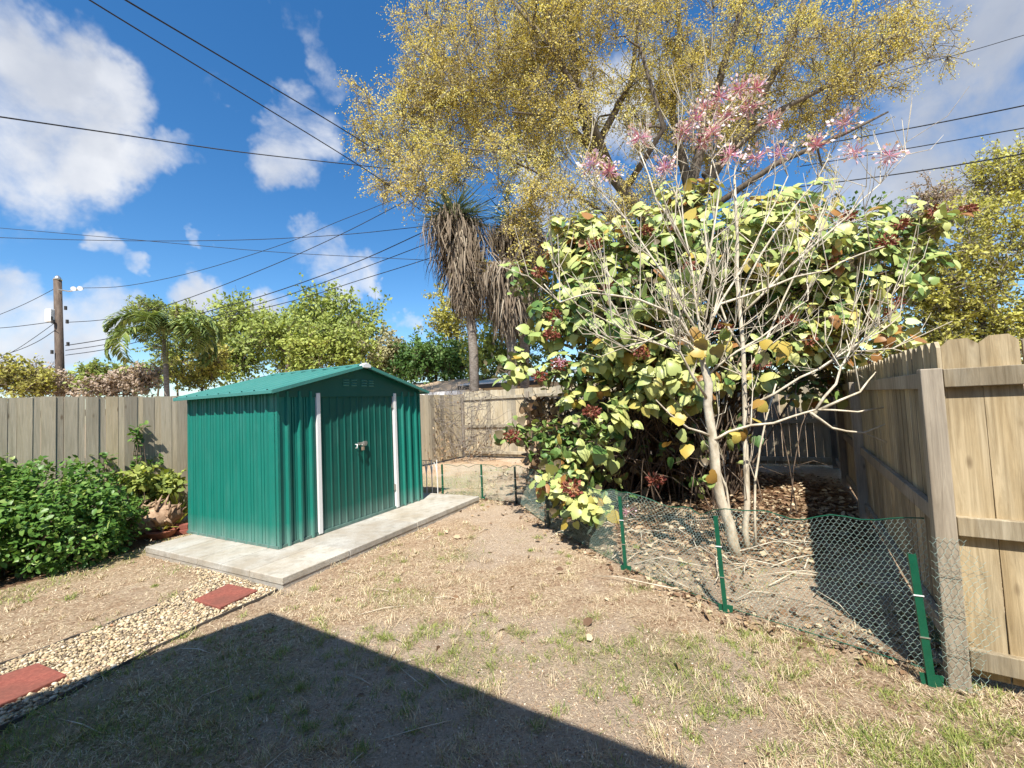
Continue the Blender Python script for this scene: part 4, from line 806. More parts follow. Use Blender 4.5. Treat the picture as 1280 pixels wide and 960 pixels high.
# --- big leaf bush
def bigbush():
    rng = np.random.default_rng(77); rs = random.Random(77)
    base = v3(2.0, 6.6, 0)
    T = thing('large_leaf_bush', 'huge bush of pale yellow green heart shaped leaves spilling over the wire fence', 'bush', base)
    E_ = ell([(790, 375, 6.2, 1.05, 1.0, 1.2), (930, 340, 6.6, 1.5, 1.2, 1.25), (1050, 335, 6.5, .9, 1.0, .9), (1135, 290, 6.3, .55, .5, .38), (1185, 275, 6.3, .3, .3, .18), (735, 545, 5.6, .62, .5, .42), (690, 555, 5.7, .45, .4, .3),
              (725, 635, 4.75, .36, .3, .36), (765, 690, 4.6, .16, .14, .22), (700, 590, 5.2, .36, .3, .33), (660, 540, 5.8, .32, .3, .22), (660, 350, 6.9, .35, .4, .35), (1150, 340, 6.3, .4, .4, .3), (860, 250, 6.9, .5, .5, .3), (1000, 250, 6.8, .6, .5, .3), (635, 455, 6.3, .45, .4, .24), (640, 545, 5.7, .3, .3, .2), (1075, 420, 6.4, .7, .6, .6), (1000, 400, 6.2, .7, .6, .6), (1020, 470, 6.4, .7, .5, .35), (830, 470, 5.9, .85, .6, .55), (725, 310, 6.8, .55, .6, .6), (945, 440, 6.2, .9, .6, .55), (700, 400, 6.4, .5, .5, .5), (730, 470, 6.0, .6, .5, .45), (820, 300, 6.7, .9, .8, .5)])
    n = 1250; C, d = sample_ell(E_, n, rng, .8, .35)
    g1 = fbm(C[:, 0]+C[:, 1]*.5, C[:, 2]+C[:, 1]*.3, 1.6, 8, 2); keep = g1 > np.quantile(g1, .27); C, d = C[keep], d[keep]
    small = np.array([.75 if c[1] < 5.2 else 1.0 for c in C])
    mb = MB(); roots = [base+v3(rng.uniform(-.9, 1.6), rng.uniform(-.5, 1.2), 0) for _ in range(26)]
    P = []; Xs = []; Ns = []; S = []
    for c, dd, sm in zip(C, d, small):
        r_ = roots[rng.integers(len(roots))] if c[1] > 5.3 else base+v3(-.7, -.4, 0)
        if rng.random() < .22:
            m1 = r_+(c-r_)*.35+UP*(.25*c[2])+rng.normal(size=3)*.15; m2 = r_+(c-r_)*.7+UP*(.18*c[2])+rng.normal(size=3)*.12
            mb.cur = rs.random(); mb.tube([r_, m1, m2, c], [.014, .011, .008, .005], 5, False)
        o = nrm(dd+UP*.4+v3(0, -.45, 0)+rng.normal(size=3)*.3); k = rng.integers(5, 9); a0 = rng.random()*6.28
        s1 = nrm(np.cross(o, UP+v3(.01, 0, 0))); s2 = np.cross(s1, o); en = c+o*.10
        mb.cur = rs.random(); mb.tube([c-o*.25, c, en], [.006, .005, .003], 4, False)
        for j in range(k):
            a = a0+j*2.4; rad = s1*math.cos(a)+s2*math.sin(a); up_ = rng.uniform(-.1, .5)
            dirn = nrm(rad+o*up_-UP*.42); pet = en-o*.05*j*.5+nrm(rad+o*.3)*rng.uniform(.03, .10)*sm
            P.append(pet); Xs.append(dirn); Ns.append(nrm(UP*.75+o*.5+rad*.15+v3(0, -.3, 0)+rng.normal(size=3)*.25)); S.append(rng.uniform(.08, .19)*sm)
    mb.build('stems', M['brownbark'], T, smooth=True)
    P = np.array(P); m_ = len(P); hue = np.clip(.46+.9*(fbm(P[:, 0]*1+P[:, 1], P[:, 2], 1.1, 4, 2)-.5)+rng.normal(size=m_)*.25, 0, 1)
    link('foliage', cloud_mesh('foliage', P, np.array(Xs), np.array(Ns), np.array(S), *HEART, hue, False, np.array(S)*rng.uniform(.75, 1.1, m_), rng.uniform(-.6, 2.6, m_)), M['bushleaf'], T)
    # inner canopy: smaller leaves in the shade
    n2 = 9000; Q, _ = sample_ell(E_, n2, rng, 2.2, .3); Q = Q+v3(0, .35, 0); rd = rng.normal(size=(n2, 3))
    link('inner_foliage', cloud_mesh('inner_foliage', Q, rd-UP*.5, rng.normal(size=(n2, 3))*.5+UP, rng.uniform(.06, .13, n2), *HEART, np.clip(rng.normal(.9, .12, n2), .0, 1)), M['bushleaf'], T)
    # thin bare stems, suckers and dead leaves in the hollow under the canopy
    mb = MB()
    for k in range(75):
        x_ = rng.uniform(.6, 3.6); y_ = rng.uniform(5.4, 8.2); p = v3(x_, y_, 0); L = rng.uniform(.7, 2.0); ln = rng.normal(size=2)*.25; mb.cur = rs.random()
        mb.tube([p, p+v3(ln[0]*.4, ln[1]*.4, L*.4), p+v3(ln[0], ln[1], L*.75), p+v3(ln[0]*1.8, ln[1]*1.6, L)], [.009, .008, .006, .003], 4, False)
        if k % 3 == 0:
            a = rng.uniform(0, 6.28); q = p+v3(0, 0, L*.4); e_ = q+v3(math.cos(a)*.6, math.sin(a)*.5, rng.uniform(-.3, .2)); mb.tube([q, (q+e_)/2+UP*.08, e_], [.005, .004, .002], 4, False)
    mb.build('bare_stems', M['brownbark'], T, smooth=True)
    n4 = 700; Q = np.stack([rng.uniform(.7, 3.3, n4), rng.uniform(5.5, 7.2, n4), rng.uniform(.25, 1.9, n4)], -1); g4 = fbm(Q[:, 0], Q[:, 2], 2.2, 44, 2) > .5; Q = Q[g4]; n4 = len(Q)
    link('low_foliage', cloud_mesh('low_foliage', Q, rng.normal(size=(n4, 3))*.6-UP*.6, rng.normal(size=(n4, 3))*.5+UP+v3(0, -.5, 0), rng.uniform(.07, .15, n4), *HEART, np.clip(rng.normal(.75, .3, n4), 0, 1), False, None, rng.uniform(-.6, 2.6, n4)), M['bushleaf'], T)
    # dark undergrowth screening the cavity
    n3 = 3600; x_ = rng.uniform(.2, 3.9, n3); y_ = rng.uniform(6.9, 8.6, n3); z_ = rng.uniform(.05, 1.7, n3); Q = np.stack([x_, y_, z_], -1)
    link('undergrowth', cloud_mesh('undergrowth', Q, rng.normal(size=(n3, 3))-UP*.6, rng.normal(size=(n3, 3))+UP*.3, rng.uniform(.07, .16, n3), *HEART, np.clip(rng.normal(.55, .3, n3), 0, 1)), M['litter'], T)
    heads = [(862, 335, 5.6), (808, 288, 6.2), (692, 395, 6.0), (690, 418, 5.7), (675, 470, 5.9), (820, 600, 5.2), (700, 455, 5.6), (740, 515, 5.3), (1040, 330, 5.8), (1105, 390, 5.9), (1118, 378, 5.9), (1125, 280, 6.0), (1170, 265, 6.1), (1060, 270, 5.9), (985, 400, 5.6), (950, 455, 5.5), (800, 440, 5.4), (760, 360, 5.7), (715, 610, 4.6), (640, 545, 5.5), (1010, 425, 5.7), (905, 410, 5.6), (1000, 300, 5.9), (1210, 262, 6.2)]
    for _ in range(8):
        c_ = C[rng.integers(len(C))]; dd_ = c_-CAM; heads.append((640+F*np.dot(dd_, rt)/np.dot(dd_, fw), 480-F*np.dot(dd_, up)/np.dot(dd_, fw), c_[1]-.15))
    for (x_, y_, D_) in heads:
        c = at(x_, y_, D_); n = 120; d_ = rdir(n, rng); d_[:, 2] *= .7
        link('flower_head', cloud_mesh('flower_head', c+d_*rng.uniform(.03, .11, n)[:, None], d_+rng.normal(size=(n, 3))*.4, rdir(n, rng), rng.uniform(.03, .06, n), *OVAL, rng.random(n)), M['driedflower'], T)
bigbush()
# --- bare pale flowering tree in front
def flowering():
    rng = np.random.default_rng(31); rs = random.Random(31); base = at(922, 697, 4.24)*v3(1, 1, 0)
    T = thing('flowering_tree', 'slender pale barked tree with bare twigs and pink starburst flowers, behind the wire fence', 'tree', base)
    mb = MB(); tips = []; nodes = []
    def limb_(pts, ra, rb, n=7):
        P_ = pix(pts) if len(pts[0]) == 3 and not isinstance(pts[0], np.ndarray) else pts
        out = [P_[0]]
        for a, b in zip(P_[:-1], P_[1:]):
            L = np.linalg.norm(b-a); out += [a+(b-a)*.5+rng.normal(size=3)*L*.03, b]
        m_ = len(out); rad = [ra+(rb-ra)*k/(m_-1) for k in range(m_)]; mb.cur = rs.random(); mb.tube(out, rad, n)
        for k in range(1, m_): nodes.append((out[k], nrm(out[k]-out[k-1]), rad[k]))
        return out
    T1 = limb_([(922, 700, 4.24), (912, 655, 4.22), (895, 595, 4.2), (889, 535, 4.2), (886, 480, 4.2), (878, 440, 4.22)], .054, .036, 9)
    T2 = limb_([(936, 695, 4.34), (934, 630, 4.34), (932, 560, 4.36), (930, 470, 4.4), (925, 390, 4.45), (922, 300, 4.5), (918, 220, 4.5)], .034, .012, 8)
    limb_([(945, 690, 4.4), (944, 600, 4.45), (950, 560, 4.5), (970, 480, 4.6)], .014, .008); limb_([(915, 690, 4.3), (908, 610, 4.35), (890, 560, 4.3)], .013, .01)
    L_ = [[(878, 440, 4.22), (870, 380, 4.25), (862, 320, 4.3), (852, 250, 4.35), (838, 200, 4.4)], [(878, 440, 4.22), (893, 390, 4.2), (925, 340, 4.2), (960, 270, 4.3), (985, 220, 4.4)],
          [(878, 442, 4.22), (850, 400, 4.1), (800, 375, 4.05), (740, 366, 4.1), (700, 378, 4.1), (680, 355, 4.1)], [(875, 420, 4.2), (835, 350, 4.2), (800, 300, 4.3), (765, 250, 4.4), (725, 215, 4.5)],
          [(884, 470, 4.2), (920, 440, 4.1), (980, 400, 4.1), (1010, 375, 4.1)], [(876, 425, 4.2), (900, 380, 4.2), (960, 360, 4.15), (1035, 338, 4.1), (1075, 318, 4.1), (1105, 308, 4.1)],
          [(887, 552, 4.2), (910, 540, 4.1), (967, 529, 4.0), (1020, 512, 3.9), (1072, 515, 3.85), (1130, 500, 3.8), (1145, 484, 3.8)], [(1012, 515, 3.92), (1040, 535, 3.9), (1080, 541, 3.85), (1112, 528, 3.8)],
          [(1020, 512, 3.9), (1045, 480, 3.9), (1062, 440, 3.95), (1058, 425, 4)], [(1025, 512, 3.9), (1075, 490, 3.85), (1095, 465, 3.85)], [(932, 510, 4.36), (1000, 472, 4.2), (1040, 450, 4.2), (1100, 415, 4.2), (1125, 395, 4.2)],
          [(885, 500, 4.2), (850, 440, 4.1), (790, 420, 4.0), (765, 400, 4.0)], [(880, 445, 4.2), (862, 430, 4.1), (830, 415, 4.05), (790, 440, 4.0)], [(888, 545, 4.2), (860, 535, 4.1), (820, 500, 4.0)], [(870, 380, 4.25), (890, 300, 4.3), (900, 230, 4.4), (880, 170, 4.4)],
          [(925, 390, 4.45), (950, 320, 4.5), (1000, 250, 4.5), (1040, 190, 4.6)], [(925, 395, 4.45), (980, 340, 4.4), (1060, 270, 4.4), (1100, 230, 4.5)], [(862, 320, 4.3), (820, 250, 4.2), (800, 190, 4.3)], [(930, 440, 4.4), (900, 380, 4.5), (880, 280, 4.6), (890, 200, 4.6)],
          [(930, 470, 4.4), (960, 420, 4.4), (1000, 330, 4.4), (1030, 260, 4.5)]]
    for l_ in L_: limb_(l_, .0145, .005, 6)
    NS = list(nodes)
    for k in range(210):
        p, d, r_ = NS[rng.integers(len(NS))]
        if p[2] < 1.75 and rng.random() < .85: continue
        o = nrm(d*.6+rng.normal(size=3)*.5+UP*.55); L = rng.uniform(.35, 1.0); q1 = p+o*L*.5+rng.normal(size=3)*.04; q2 = p+nrm(o+UP*.35)*L
        mb.cur = rs.random(); mb.tube([p, q1, q2], [min(r_, .0065), .005, .003], 4, False)
        for j in range(2):
            o2 = nrm(o+rng.normal(size=3)*.55+UP*.2); mb.tube([q1, q1+o2*L*.35, q1+nrm(o2+UP*.3)*L*.6], [.0042, .0034, .002], 4, False)
    fl = [(868, 150, 4.4), (880, 135, 4.5), (900, 122, 4.4), (925, 112, 4.5), (945, 110, 4.4), (890, 165, 4.3), (965, 150, 4.3), (912, 195, 4.3), (945, 198, 4.35), (1055, 155, 4.4), (1112, 195, 4.4), (975, 192, 4.4), (800, 172, 4.3), (762, 215, 4.3), (878, 178, 4.5), (935, 135, 4.5), (1068, 190, 4.5), (785, 640, 4.9), (830, 210, 4.4), (905, 148, 4.5), (855, 165, 4.4), (1130, 490, 3.78), (700, 452, 5.4), (1020, 182, 4.4), (740, 205, 4.4)]
    stem = []
    for (x_, y_, D_) in fl:
        c = at(x_, y_, D_)
        if y_ < 400 and D_ < 5:
            j = int(np.argmin([np.linalg.norm(p-c)+max(0, p[2]-c[2]+.2)*2 for p, d, r_ in NS])); p = NS[j][0]; mb.tube([p, p+(c-p)*.5+v3(0, 0, -.05), c], [.006, .005, .003], 4, False)
        stem.append(c)
    mb.build('trunk', M['palebark'], T, smooth=True)
    for c, f_ in zip(stem, fl):
        n = 55 if f_[1] < 400 else 26; d = rdir(n, rng); d[:, 2] = d[:, 2]*.8+.15; L = rng.uniform(.09, .16, n)*(1 if f_[1] < 400 else .7)
        V1 = cloud_mesh('flower_cluster', np.concatenate([np.tile(c, (n, 1)), c+d*L[:, None]*.85]), np.concatenate([d, d+rng.normal(size=(n, 3))*.4]), rdir(2*n, rng), np.concatenate([L, L*.32]), *KITE, np.concatenate([rng.uniform(0, .5, n), rng.uniform(.45, 1, n)]), False, np.concatenate([np.full(n, .014), L*.35]))
        link('flower_cluster', V1, M['flower'], T)
    # a few leaves still on the lower branches
    P = []; 
    for (x_, y_, D_) in [(875, 435, 4.1), (905, 430, 4.1), (870, 420, 4.15), (898, 415, 4.1), (890, 440, 4.1), (850, 520, 4.1), (925, 545, 4.1), (950, 510, 4.2), (880, 590, 4.1), (960, 440, 4.2), (980, 435, 4.2), (845, 545, 4.1)]:
        for _ in range(3): P.append(at(x_, y_, D_)+rng.normal(size=3)*.05)
    n = len(P); link('foliage', cloud_mesh('foliage', np.array(P), rng.normal(size=(n, 3))*.6-UP*.7, rng.normal(size=(n, 3))*.4+v3(0, -.8, .5), rng.uniform(.08, .14, n), *HEART, rng.choice([.02, .06, .08, .5, .8], n)), M['bushleaf'], T)
flowering()
# --- leafy shrub on the left
def leafy(name, label, cat, E_, n, size, mat, seed, stems=20, base=None, group=None, shell=.8, tmpl=OVAL, k0=6):
    rng = np.random.default_rng(seed); rs = random.Random(seed); base = np.mean([c for c, r in E_], axis=0)*v3(1, 1, 0) if base is None else base
    T = thing(name, label, cat, base, group); C, d = sample_ell(E_, n, rng, shell, .06)
    if n > 1000: g1 = fbm(C[:, 0]+C[:, 2]*.3, C[:, 2]*1.5+C[:, 1]*.8, 3.2, seed, 2); q_ = g1 > np.quantile(g1, .1); C, d = C[q_], d[q_]; n = len(C)
    mb = MB()
    for i in range(0, n, max(1, n//stems)):
        p = base+v3(*(rng.normal(size=2)*.15), 0)+(C[i]-base)*v3(.5, .5, 0); mb.cur = rs.random(); mb.tube([p, p+(C[i]-p)*.5+UP*.1, C[i]], [.01, .007, .003], 4, False)
    mb.build('stems', M['brownbark'], T, smooth=True)
    P = np.repeat(C, k0, 0); D = np.repeat(d, k0, 0); m_ = len(P); X_ = rng.normal(size=(m_, 3))*.8+D*.5-UP*.2; P = P+rng.normal(size=(m_, 3))*size*.5
    N_ = UP*.9+D*.45+rng.normal(size=(m_, 3))*.35+v3(0, -.2, 0)
    link('foliage', cloud_mesh('foliage', P, X_, N_, rng.uniform(.5, 1.4, m_)*size, *tmpl, np.clip(rng.normal(.5, .25, m_), 0, 1)), mat, T)
    return T
bl = gp(40, 690); 
leafy('leafy_shrub', 'dense dark green leafy shrub against the grey fence at the left edge', 'shrub', [(v3(-5.15, 4.75, .45), v3(.62, .5, .5)), (v3(-5.9, 4.35, .55), v3(.8, .6, .62)), (v3(-5.55, 5.1, .65), v3(.7, .5, .55)), (v3(-6.6, 3.6, .6), v3(.8, .7, .65)), (v3(-5.0, 5.2, .36), v3(.3, .35, .4)), (v3(-6.3, 4.9, .75), v3(.6, .5, .55))], 3600, .06, M['shrubleaf'], 51, 120, v3(-5.6, 4.6, 0))
def onf(x, y, off=.08):
    d = ray(x, y); t_ = np.dot(CORNER+NL*off-CAM, NL)/np.dot(d, NL); return CAM+d*t_
leafy('climbing_weed', 'thin leafy weed climbing the grey fence midway between shrub and shed', 'weed', [(onf(172, 545), v3(.07, .05, .3)), (onf(174, 540), v3(.1, .05, .1)), (onf(172, 580), v3(.16, .06, .12)), (onf(195, 575), v3(.1, .05, .12))], 40, .07, M['shrubleaf'], 52, 20, None, None, 2, OVAL, 3)
leafy('climbing_weed', 'low leafy weed on the grey fence just left of the taller climber', 'weed', [(onf(130, 574), v3(.14, .05, .06)), (onf(138, 595), v3(.08, .05, .25))], 26, .07, M['shrubleaf'], 53, 12, None, None, 2, OVAL, 3)
leafy('low_plant', 'small light green leafy plant between the fence and the dry log', 'plant', [(onf(196, 610, .3), v3(.22, .15, .2)), (onf(214, 602, .25), v3(.15, .15, .2)), (onf(175, 600, .3), v3(.2, .15, .16))], 130, .085, M['greenleaf'], 54, 20)
leafy('low_plant', 'low green plant at the right foot of the leafy shrub', 'plant', [(gp(140, 668)+UP*.2, v3(.25, .2, .2)), (gp(120, 690)+UP*.15, v3(.3, .15, .14))], 110, .075, M['shrubleaf'], 55, 20)
def rosette(name, label, c, n, L, mat, seed, wd=.05, lift=.7):
    rng = np.random.default_rng(seed); a = rng.random(n)*6.283; d = np.stack([np.cos(a), np.sin(a), rng.uniform(.25, 1.3, n)*lift], -1)
    T = thing(name, label, 'plant', c); me_ = cloud_mesh('leaves', np.tile(c+UP*.02, (n, 1)), d, np.cross(d, np.cross(UP, d))+rng.normal(size=(n, 3))*.1, rng.uniform(.7, 1.1, n)*L, *STRAP, rng.random(n), False, np.full(n, wd)); link('leaves', me_, mat, T)
    mb = MB(); mb.tube([c, c+UP*.05], [.03, .02], 6); mb.build('crown_base', M['brownbark'], T)
rosette('spiky_plant', 'pale green spiky plant at the right side of the leafy shrub', gp(152, 678)+UP*.28, 26, .36, M['greenleaf'], 61, .045, 1.0)
rosette('spiky_plant', 'grassy plant with pale strap leaves against the shed corner', onf(222, 640, .35)*v3(1, 1, 0), 40, .6, M['greenleaf'], 62, .03, 1.6)
pc = gp(203, 672)
mb = MB(); mb.lathe(pc, [(.0, .0), (.12, .0), (.17, .09), (.18, .10), (.165, .10), (.15, .085), (.0, .08)], 20); tag(mb.build('terracotta_bowl', M['terracotta'], None, pc, smooth=True), 'shallow terracotta plant bowl at the slab edge', 'plant bowl')
rosette('bowl_plant', 'yellow green bromeliad growing in the terracotta bowl', pc+UP*.085, 16, .27, M['yellowleaf'], 63, .055, .7)
lg = gp(188, 672)+UP*.03; mb = MB(); rl = np.random.default_rng(9)
mb.tube([lg+v3(-.18, -.1, .12), lg+v3(-.02, .02, .20), lg+v3(.16, .1, .24), lg+v3(.28, .18, .28)], [.13, .17, .16, .09], 10)
for k in range(46):
    p = lg+v3(rl.uniform(-.2, .3), rl.uniform(-.1, .18), rl.uniform(.15, .36)); o = nrm(rl.normal(size=3)+UP*.2)*rl.uniform(.1, .25); mb.cur = rl.random(); mb.tube([p, p+o*.5+UP*.02, p+o], [.02, .016, .004], 5)
tag(mb.build('dry_stump', M['log'], None, lg*v3(1, 1, 0), smooth=True), 'gnarled brown dry stump with shaggy roots beside the terracotta bowl', 'stump')
for (x_, y_, z_, a_, lb) in ((226, 668, 0, .35, 'red brick lying flat by the shed corner, lower of two'), (227, 667, .066, .2, 'chipped red brick resting on top of the other brick by the shed')):
    mb = MB(); c = gp(x_, y_)+UP*(z_+.0); d = v3(math.cos(a_), math.sin(a_), 0); e_ = v3(-d[1], d[0], 0); mb.box(c-d*.1-e_*.05, d*.2, e_*.1, UP*.065); tag(mb.build('brick', M['paver'], None, c, bevel=.006), lb, 'brick', 'red bricks by the shed')
# --- dry vine in the back left corner
def vine():
    rng = np.random.default_rng(15); rs = random.Random(15); base = at(555, 560, 12.0)*v3(1, 1, 0); mb = MB()
    T = thing('dry_vine', 'leafless brown vine tangled over the fence corner right of the shed', 'vine', base)
    for k in range(150):
        s = rng.uniform(0, 1); p = at(rng.uniform(528, 612), 562, 12.1)*v3(1, 1, 0); mb.cur = rs.random(); pts = [p]; z = rng.uniform(0, 2.0); p = p+UP*z; pts = [p]
        o = nrm(v3(rng.normal(), rng.normal()*.25, rng.normal()*.9+.5))
        for j in range(5): o = nrm(o+rng.normal(size=3)*.55*v3(1, .3, 1)); pts.append(pts[-1]+o*rng.uniform(.12, .3)); pts[-1][2] = min(max(pts[-1][2], .03), 2.3-.5*max(0, (pts[-1][0]+1.4)))
        mb.tube(pts, [.009, .008, .007, .006, .004, .003], 4, False)
    mb.build('stems', M['palmbark'], T, smooth=True)
    n = 120; P = np.stack([rng.uniform(-2.5, -.6, n), rng.uniform(11.8, 12.3, n), np.abs(rng.normal(0, .6, n))+.05], -1)
    link('dead_leaves', cloud_mesh('dead_leaves', P, rdir(n, rng)-UP*.4, rdir(n, rng), rng.uniform(.05, .1, n), *OVAL, rng.random(n)), M['litter'], T)
vine()
# ------------------------------------------------------------------ neighbouring houses
def house(label, c, ux, L, W_, wallh, rise, wallm, roofm, facm, name='neighbour_house', flat=False, group='neighbouring houses', over=.35):
    uy = v3(-ux[1], ux[0], 0); T = thing(name, label, 'house', c, group); mb = MB(); mb.box(c-ux*L/2-uy*W_/2, ux*L, uy*W_, UP*wallh); wall = mb.build('wall', wallm, T)
    mb = MB(); a0, a1, b0, b1 = -L/2-over, L/2+over, -W_/2-over, W_/2+over; P = lambda a, b, z: c+ux*a+uy*b+UP*z
    z0 = wallh+.02; r_ = min(rise*2.2, L*.35) if not flat else 0
    e = [P(a0, b0, z0), P(a1, b0, z0), P(a1, b1, z0), P(a0, b1, z0)]
    if flat: mb.prism([P(a0, b0, z0), P(a1, b0, z0), P(a1, b1, z0+rise), P(a0, b1, z0+rise)], UP*.06)
    else:
        k = [P(a0+r_, 0, z0+rise), P(a1-r_, 0, z0+rise)]
        mb.poly([e[0], e[1], k[1], k[0]]); mb.poly([e[2], e[3], k[0], k[1]]); mb.poly([e[1], e[2], k[1]]); mb.poly([e[3], e[0], k[0]]); mb.poly(e[::-1])
    rf = mb.build('roof', roofm, T)
    mb = MB(); mb.box(P(a0, b0-.025, z0-.16), ux*(a1-a0), uy*.024, UP*.17); mb.build('fascia', facm, rf)
    for f_ in (-.28, .2):
        mb = MB(); mb.box(P(f_*L-.6, -W_/2-.03, .9), ux*1.2, uy*.028, UP*1.1); wi = mb.build('window', M['white'], T); mb = MB(); mb.box(P(f_*L-.53, -W_/2-.036, .97), ux*1.06, uy*.006, UP*.96); mb.build('pane', M['glass'], wi)
    return T
hc = at(530, 500, 19.5)*v3(1, 1, 0); UX = DB
house('low tan roofed house with white fascia behind the back fence, right of the shed', hc+v3(.4, 3, 0), UX, 9, 6, 2.25, .75, M['whitewall'], M['tanroof'], M['white'])
hc = at(640, 500, 16)*v3(1, 1, 0)
house('carport with pale low roof and dark gutter behind the back fence', hc+v3(.6, 2.2, 0), UX, 3.4, 3.5, 2.42, .55, M['tanwall'], M['whitewall'], M['dark'], 'carport', True)
hc = at(190, 500, 15)*v3(1, 1, 0)
house('white roofed house just showing over the grey fence left of the shed', hc+v3(-1.0, 4.5, 0), UX, 7, 6, 2.1, .45, M['whitewall'], M['whitewall'], M['white'])
# the house whose eave shades the lawn
hx = nrm(gp(850, 957)-gp(336, 766)); hy = nrm(gp(0, 884)-gp(336, 766)); EH = 3.1
EC = gp(338, 767)+SDIR/SDIR[2]*EH; EC[2] = 0
T = thing('house', 'house behind the camera whose eave shades the lawn', 'house', EC+hx*4+hy*4)
mb = MB(); mb.box(EC+hx*.55+hy*.62, hx*9, hy*7, UP*2.66); wall = mb.build('wall', M['tanwall'], T)
mb = MB(); rz = EH-.02; pr = [EC+UP*rz, EC+hx*10.1+UP*rz, EC+hx*10.1+hy*8.2+UP*rz, EC+hy*8.2+UP*rz]; k1 = EC+hx*4.1+hy*4.1+UP*(rz+1.5); k2 = EC+hx*6+hy*4.1+UP*(rz+1.5)
mb.poly([pr[0], pr[1], k2, k1]); mb.poly([pr[1], pr[2], k2]); mb.poly([pr[2], pr[3], k1, k2]); mb.poly([pr[3], pr[0], k1]); mb.poly([p-UP*.02 for p in pr]); rf = mb.build('roof', M['tanroof'], T)
mb = MB(); mb.box(EC-hx*.0-hy*.02-UP*(.14-rz), hx*10.1, hy*.02, UP*.15); mb.box(EC-hx*.022-hy*.02-UP*(.14-rz), hx*.02, hy*8.2, UP*.15); mb.build('fascia', M['white'], rf)
# ------------------------------------------------------------------ utility pole and lines
pp = at(78, 520, 18)*v3(1, 1, 0); ptop = at(72, 350, 18)
T = thing('utility_pole', 'dark wooden utility pole with lamp and transformer box left of the small palm', 'utility pole', pp)
mb = MB(); mb.tube([pp, (pp+ptop)/2, ptop], [.165, .15, .135], 12); mb.build('pole', M['pole'], T, smooth=True)
mb = MB(); mb.tube([ptop-UP*.01, ptop+UP*.12, ptop+UP*.2], [.155, .1, .03], 10); mb.build('pole_cap', M['steel'], T, smooth=True)
mb = MB(); q = at(70, 395, 17.8); mb.box(q+v3(-.38, -.1, -.25), v3(.26, 0, 0), v3(0, .24, 0), UP*.55); mb.build('junction_box', M['whitewall'], T, bevel=.02)
arm = at(98, 362, 17.8); mb = MB(); mb.tube([at(73, 362, 17.9), at(86, 364, 17.8), arm], .03, 6); a_ = mb.build('lamp_arm', M['steel'], T, smooth=True)
for dx in (-.08, .2):
    mb = MB(); c = arm+v3(dx, -.05, .02); mb.tube([c, c+v3(.05, -.13, -.03)], [.06, .10], 10); mb.build('floodlight', M['white'], a_)
for (x_, y_) in ((64, 398), (66, 402), (82, 385), (84, 402), (85, 430), (65, 440)):
    mb = MB(); c = at(x_, y_, 17.75); mb.tube([c-UP*.08, c+UP*.08], [.05, .05], 8); mb.build('insulator', M['dark'], T)
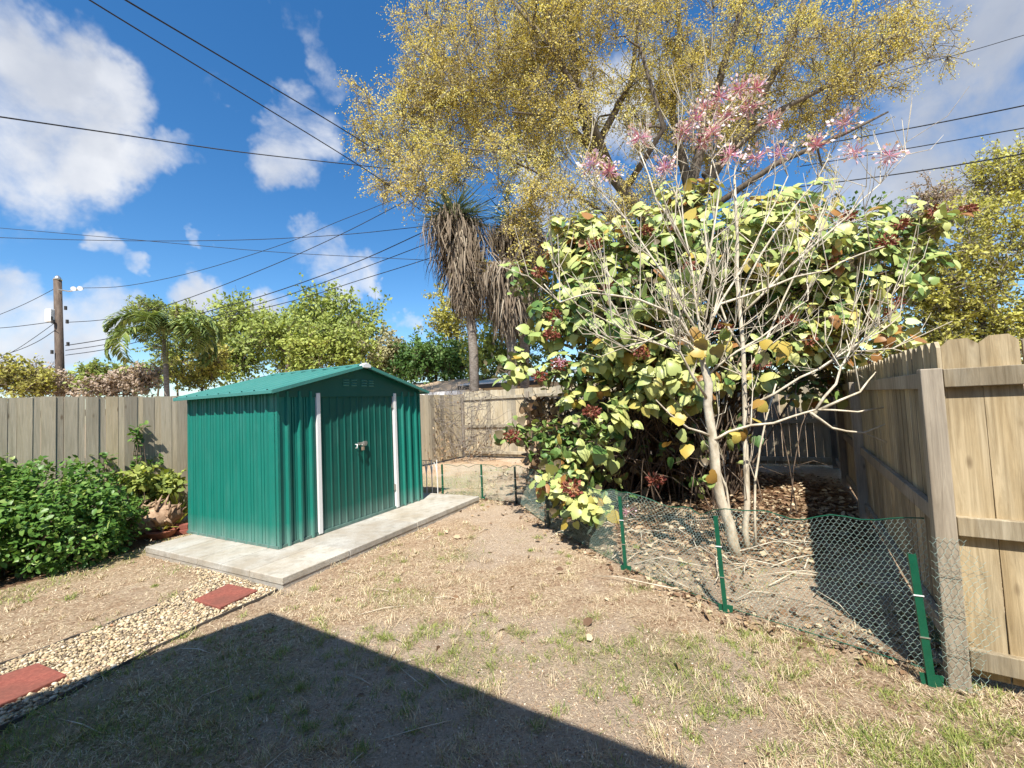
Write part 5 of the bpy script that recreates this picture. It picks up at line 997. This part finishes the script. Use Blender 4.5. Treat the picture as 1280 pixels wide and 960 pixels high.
wires = [
    ('cable crossing the upper left sky steeply, lower of the two parallel diagonals', [(60, -35, 6.5), (112, 0, 7), (300, 115, 9.5), (435, 198, 12), (490, 235, 13.5), (560, 290, 16)], .016),
    ('cable crossing the upper left sky steeply, upper of the two parallel diagonals', [(100, -36, 6.5), (157, 0, 7), (300, 85, 9.3), (445, 172, 12.5), (540, 235, 15.5)], .019),
    ('black cable sagging across the left sky in front of the big cloud', [(-120, 128, 7), (0, 146, 8), (150, 168, 10), (300, 190, 12), (480, 210, 14.5), (600, 222, 16)], .018),
    ('faint level line above the small clouds, upper at the left edge', [(-60, 281, 20), (0, 285, 20), (150, 298, 19.5), (330, 314, 19), (470, 322, 18.5), (600, 328, 18)], .014),
    ('level line crossing the left sky, meeting the palm leaves high', [(-60, 293, 18), (0, 297, 18), (160, 301, 18), (300, 300, 17.5), (420, 294, 17), (520, 284, 16.5), (620, 272, 16)], .015),
    ('thin line rising from the pole lamp to the right', [(100, 360, 17.8), (160, 357, 17.6), (250, 338, 17.4), (360, 303, 17), (420, 278, 16.8), (490, 250, 16.5), (580, 208, 16)], .013),
    ('line from the pole that climbs right over the palm, topmost of the bundle', [(82, 403, 17.8), (140, 398, 17.7), (220, 378, 17.5), (330, 336, 17), (420, 296, 16.8), (500, 255, 16.5), (590, 205, 16)], .016),
    ('second line of the bundle climbing right from the pole', [(82, 432, 17.8), (150, 420, 17.6), (250, 392, 17.3), (340, 366, 17), (440, 330, 16.6), (525, 292, 16.2), (620, 246, 16)], .02),
    ('third line of the bundle climbing right from the pole', [(82, 438, 17.8), (150, 427, 17.6), (250, 400, 17.3), (350, 372, 17), (440, 340, 16.6), (525, 308, 16.2), (620, 270, 16)], .017),
    ('lowest line of the bundle passing just above the lime tree', [(82, 444, 17.8), (150, 433, 17.6), (260, 402, 17.3), (370, 375, 17), (450, 350, 16.6), (530, 325, 16.2), (620, 294, 16)], .017),
    ('line leaving the pole to the left edge at insulator height', [(68, 402, 17.8), (30, 407, 18), (0, 410, 18.2), (-80, 416, 18.5)], .016),
    ('line falling from the pole to the left edge at its top', [(70, 360, 17.9), (35, 378, 18.5), (0, 393, 19), (-80, 424, 20)], .013),
    ('steep line falling from the pole behind the brown shrubs, upper one', [(68, 404, 17.8), (40, 424, 18.4), (15, 440, 19), (-40, 470, 20)], .013),
    ('steep line falling from the pole behind the brown shrubs, lower one', [(70, 412, 17.8), (45, 428, 18.4), (10, 442, 19), (-60, 462, 20)], .015),
    ('uppermost thin line at the top right corner', [(1340, 30, 11), (1280, 44, 12), (1215, 63, 13.5), (1100, 95, 16)], .012),
    ('thick cable at the right edge, second from the top', [(1340, 119, 10), (1280, 132, 11), (1150, 158, 13), (1000, 185, 15.5)], .022),
    ('cable at the right edge between the thick one and the lowest', [(1340, 150, 10), (1280, 160, 11), (1150, 183, 13), (1000, 208, 15.5)], .018),
    ('lowest cable at the right edge, running into the oak above the bush', [(1340, 181, 9.6), (1280, 192, 10.5), (1180, 209, 12), (1075, 224, 13.5), (960, 238, 15.2)], .022)]
for lb, pts, r_ in wires:
    P_ = pix(pts); out = [P_[0]]
    for i in range(len(P_)-1):
        p0 = P_[max(i-1, 0)]; p1 = P_[i]; p2 = P_[i+1]; p3 = P_[min(i+2, len(P_)-1)]
        for t_ in (.2, .4, .6, .8, 1): out.append(.5*((2*p1)+(-p0+p2)*t_+(2*p0-5*p1+4*p2-p3)*t_**2+(-p0+3*p1-3*p2+p3)*t_**3))
    mb = MB(); mb.tube(out, r_*.85, 6); tag(mb.build('power_line', M['cable'], None, out[len(out)//2], smooth=True), lb, 'power line', 'overhead power lines')
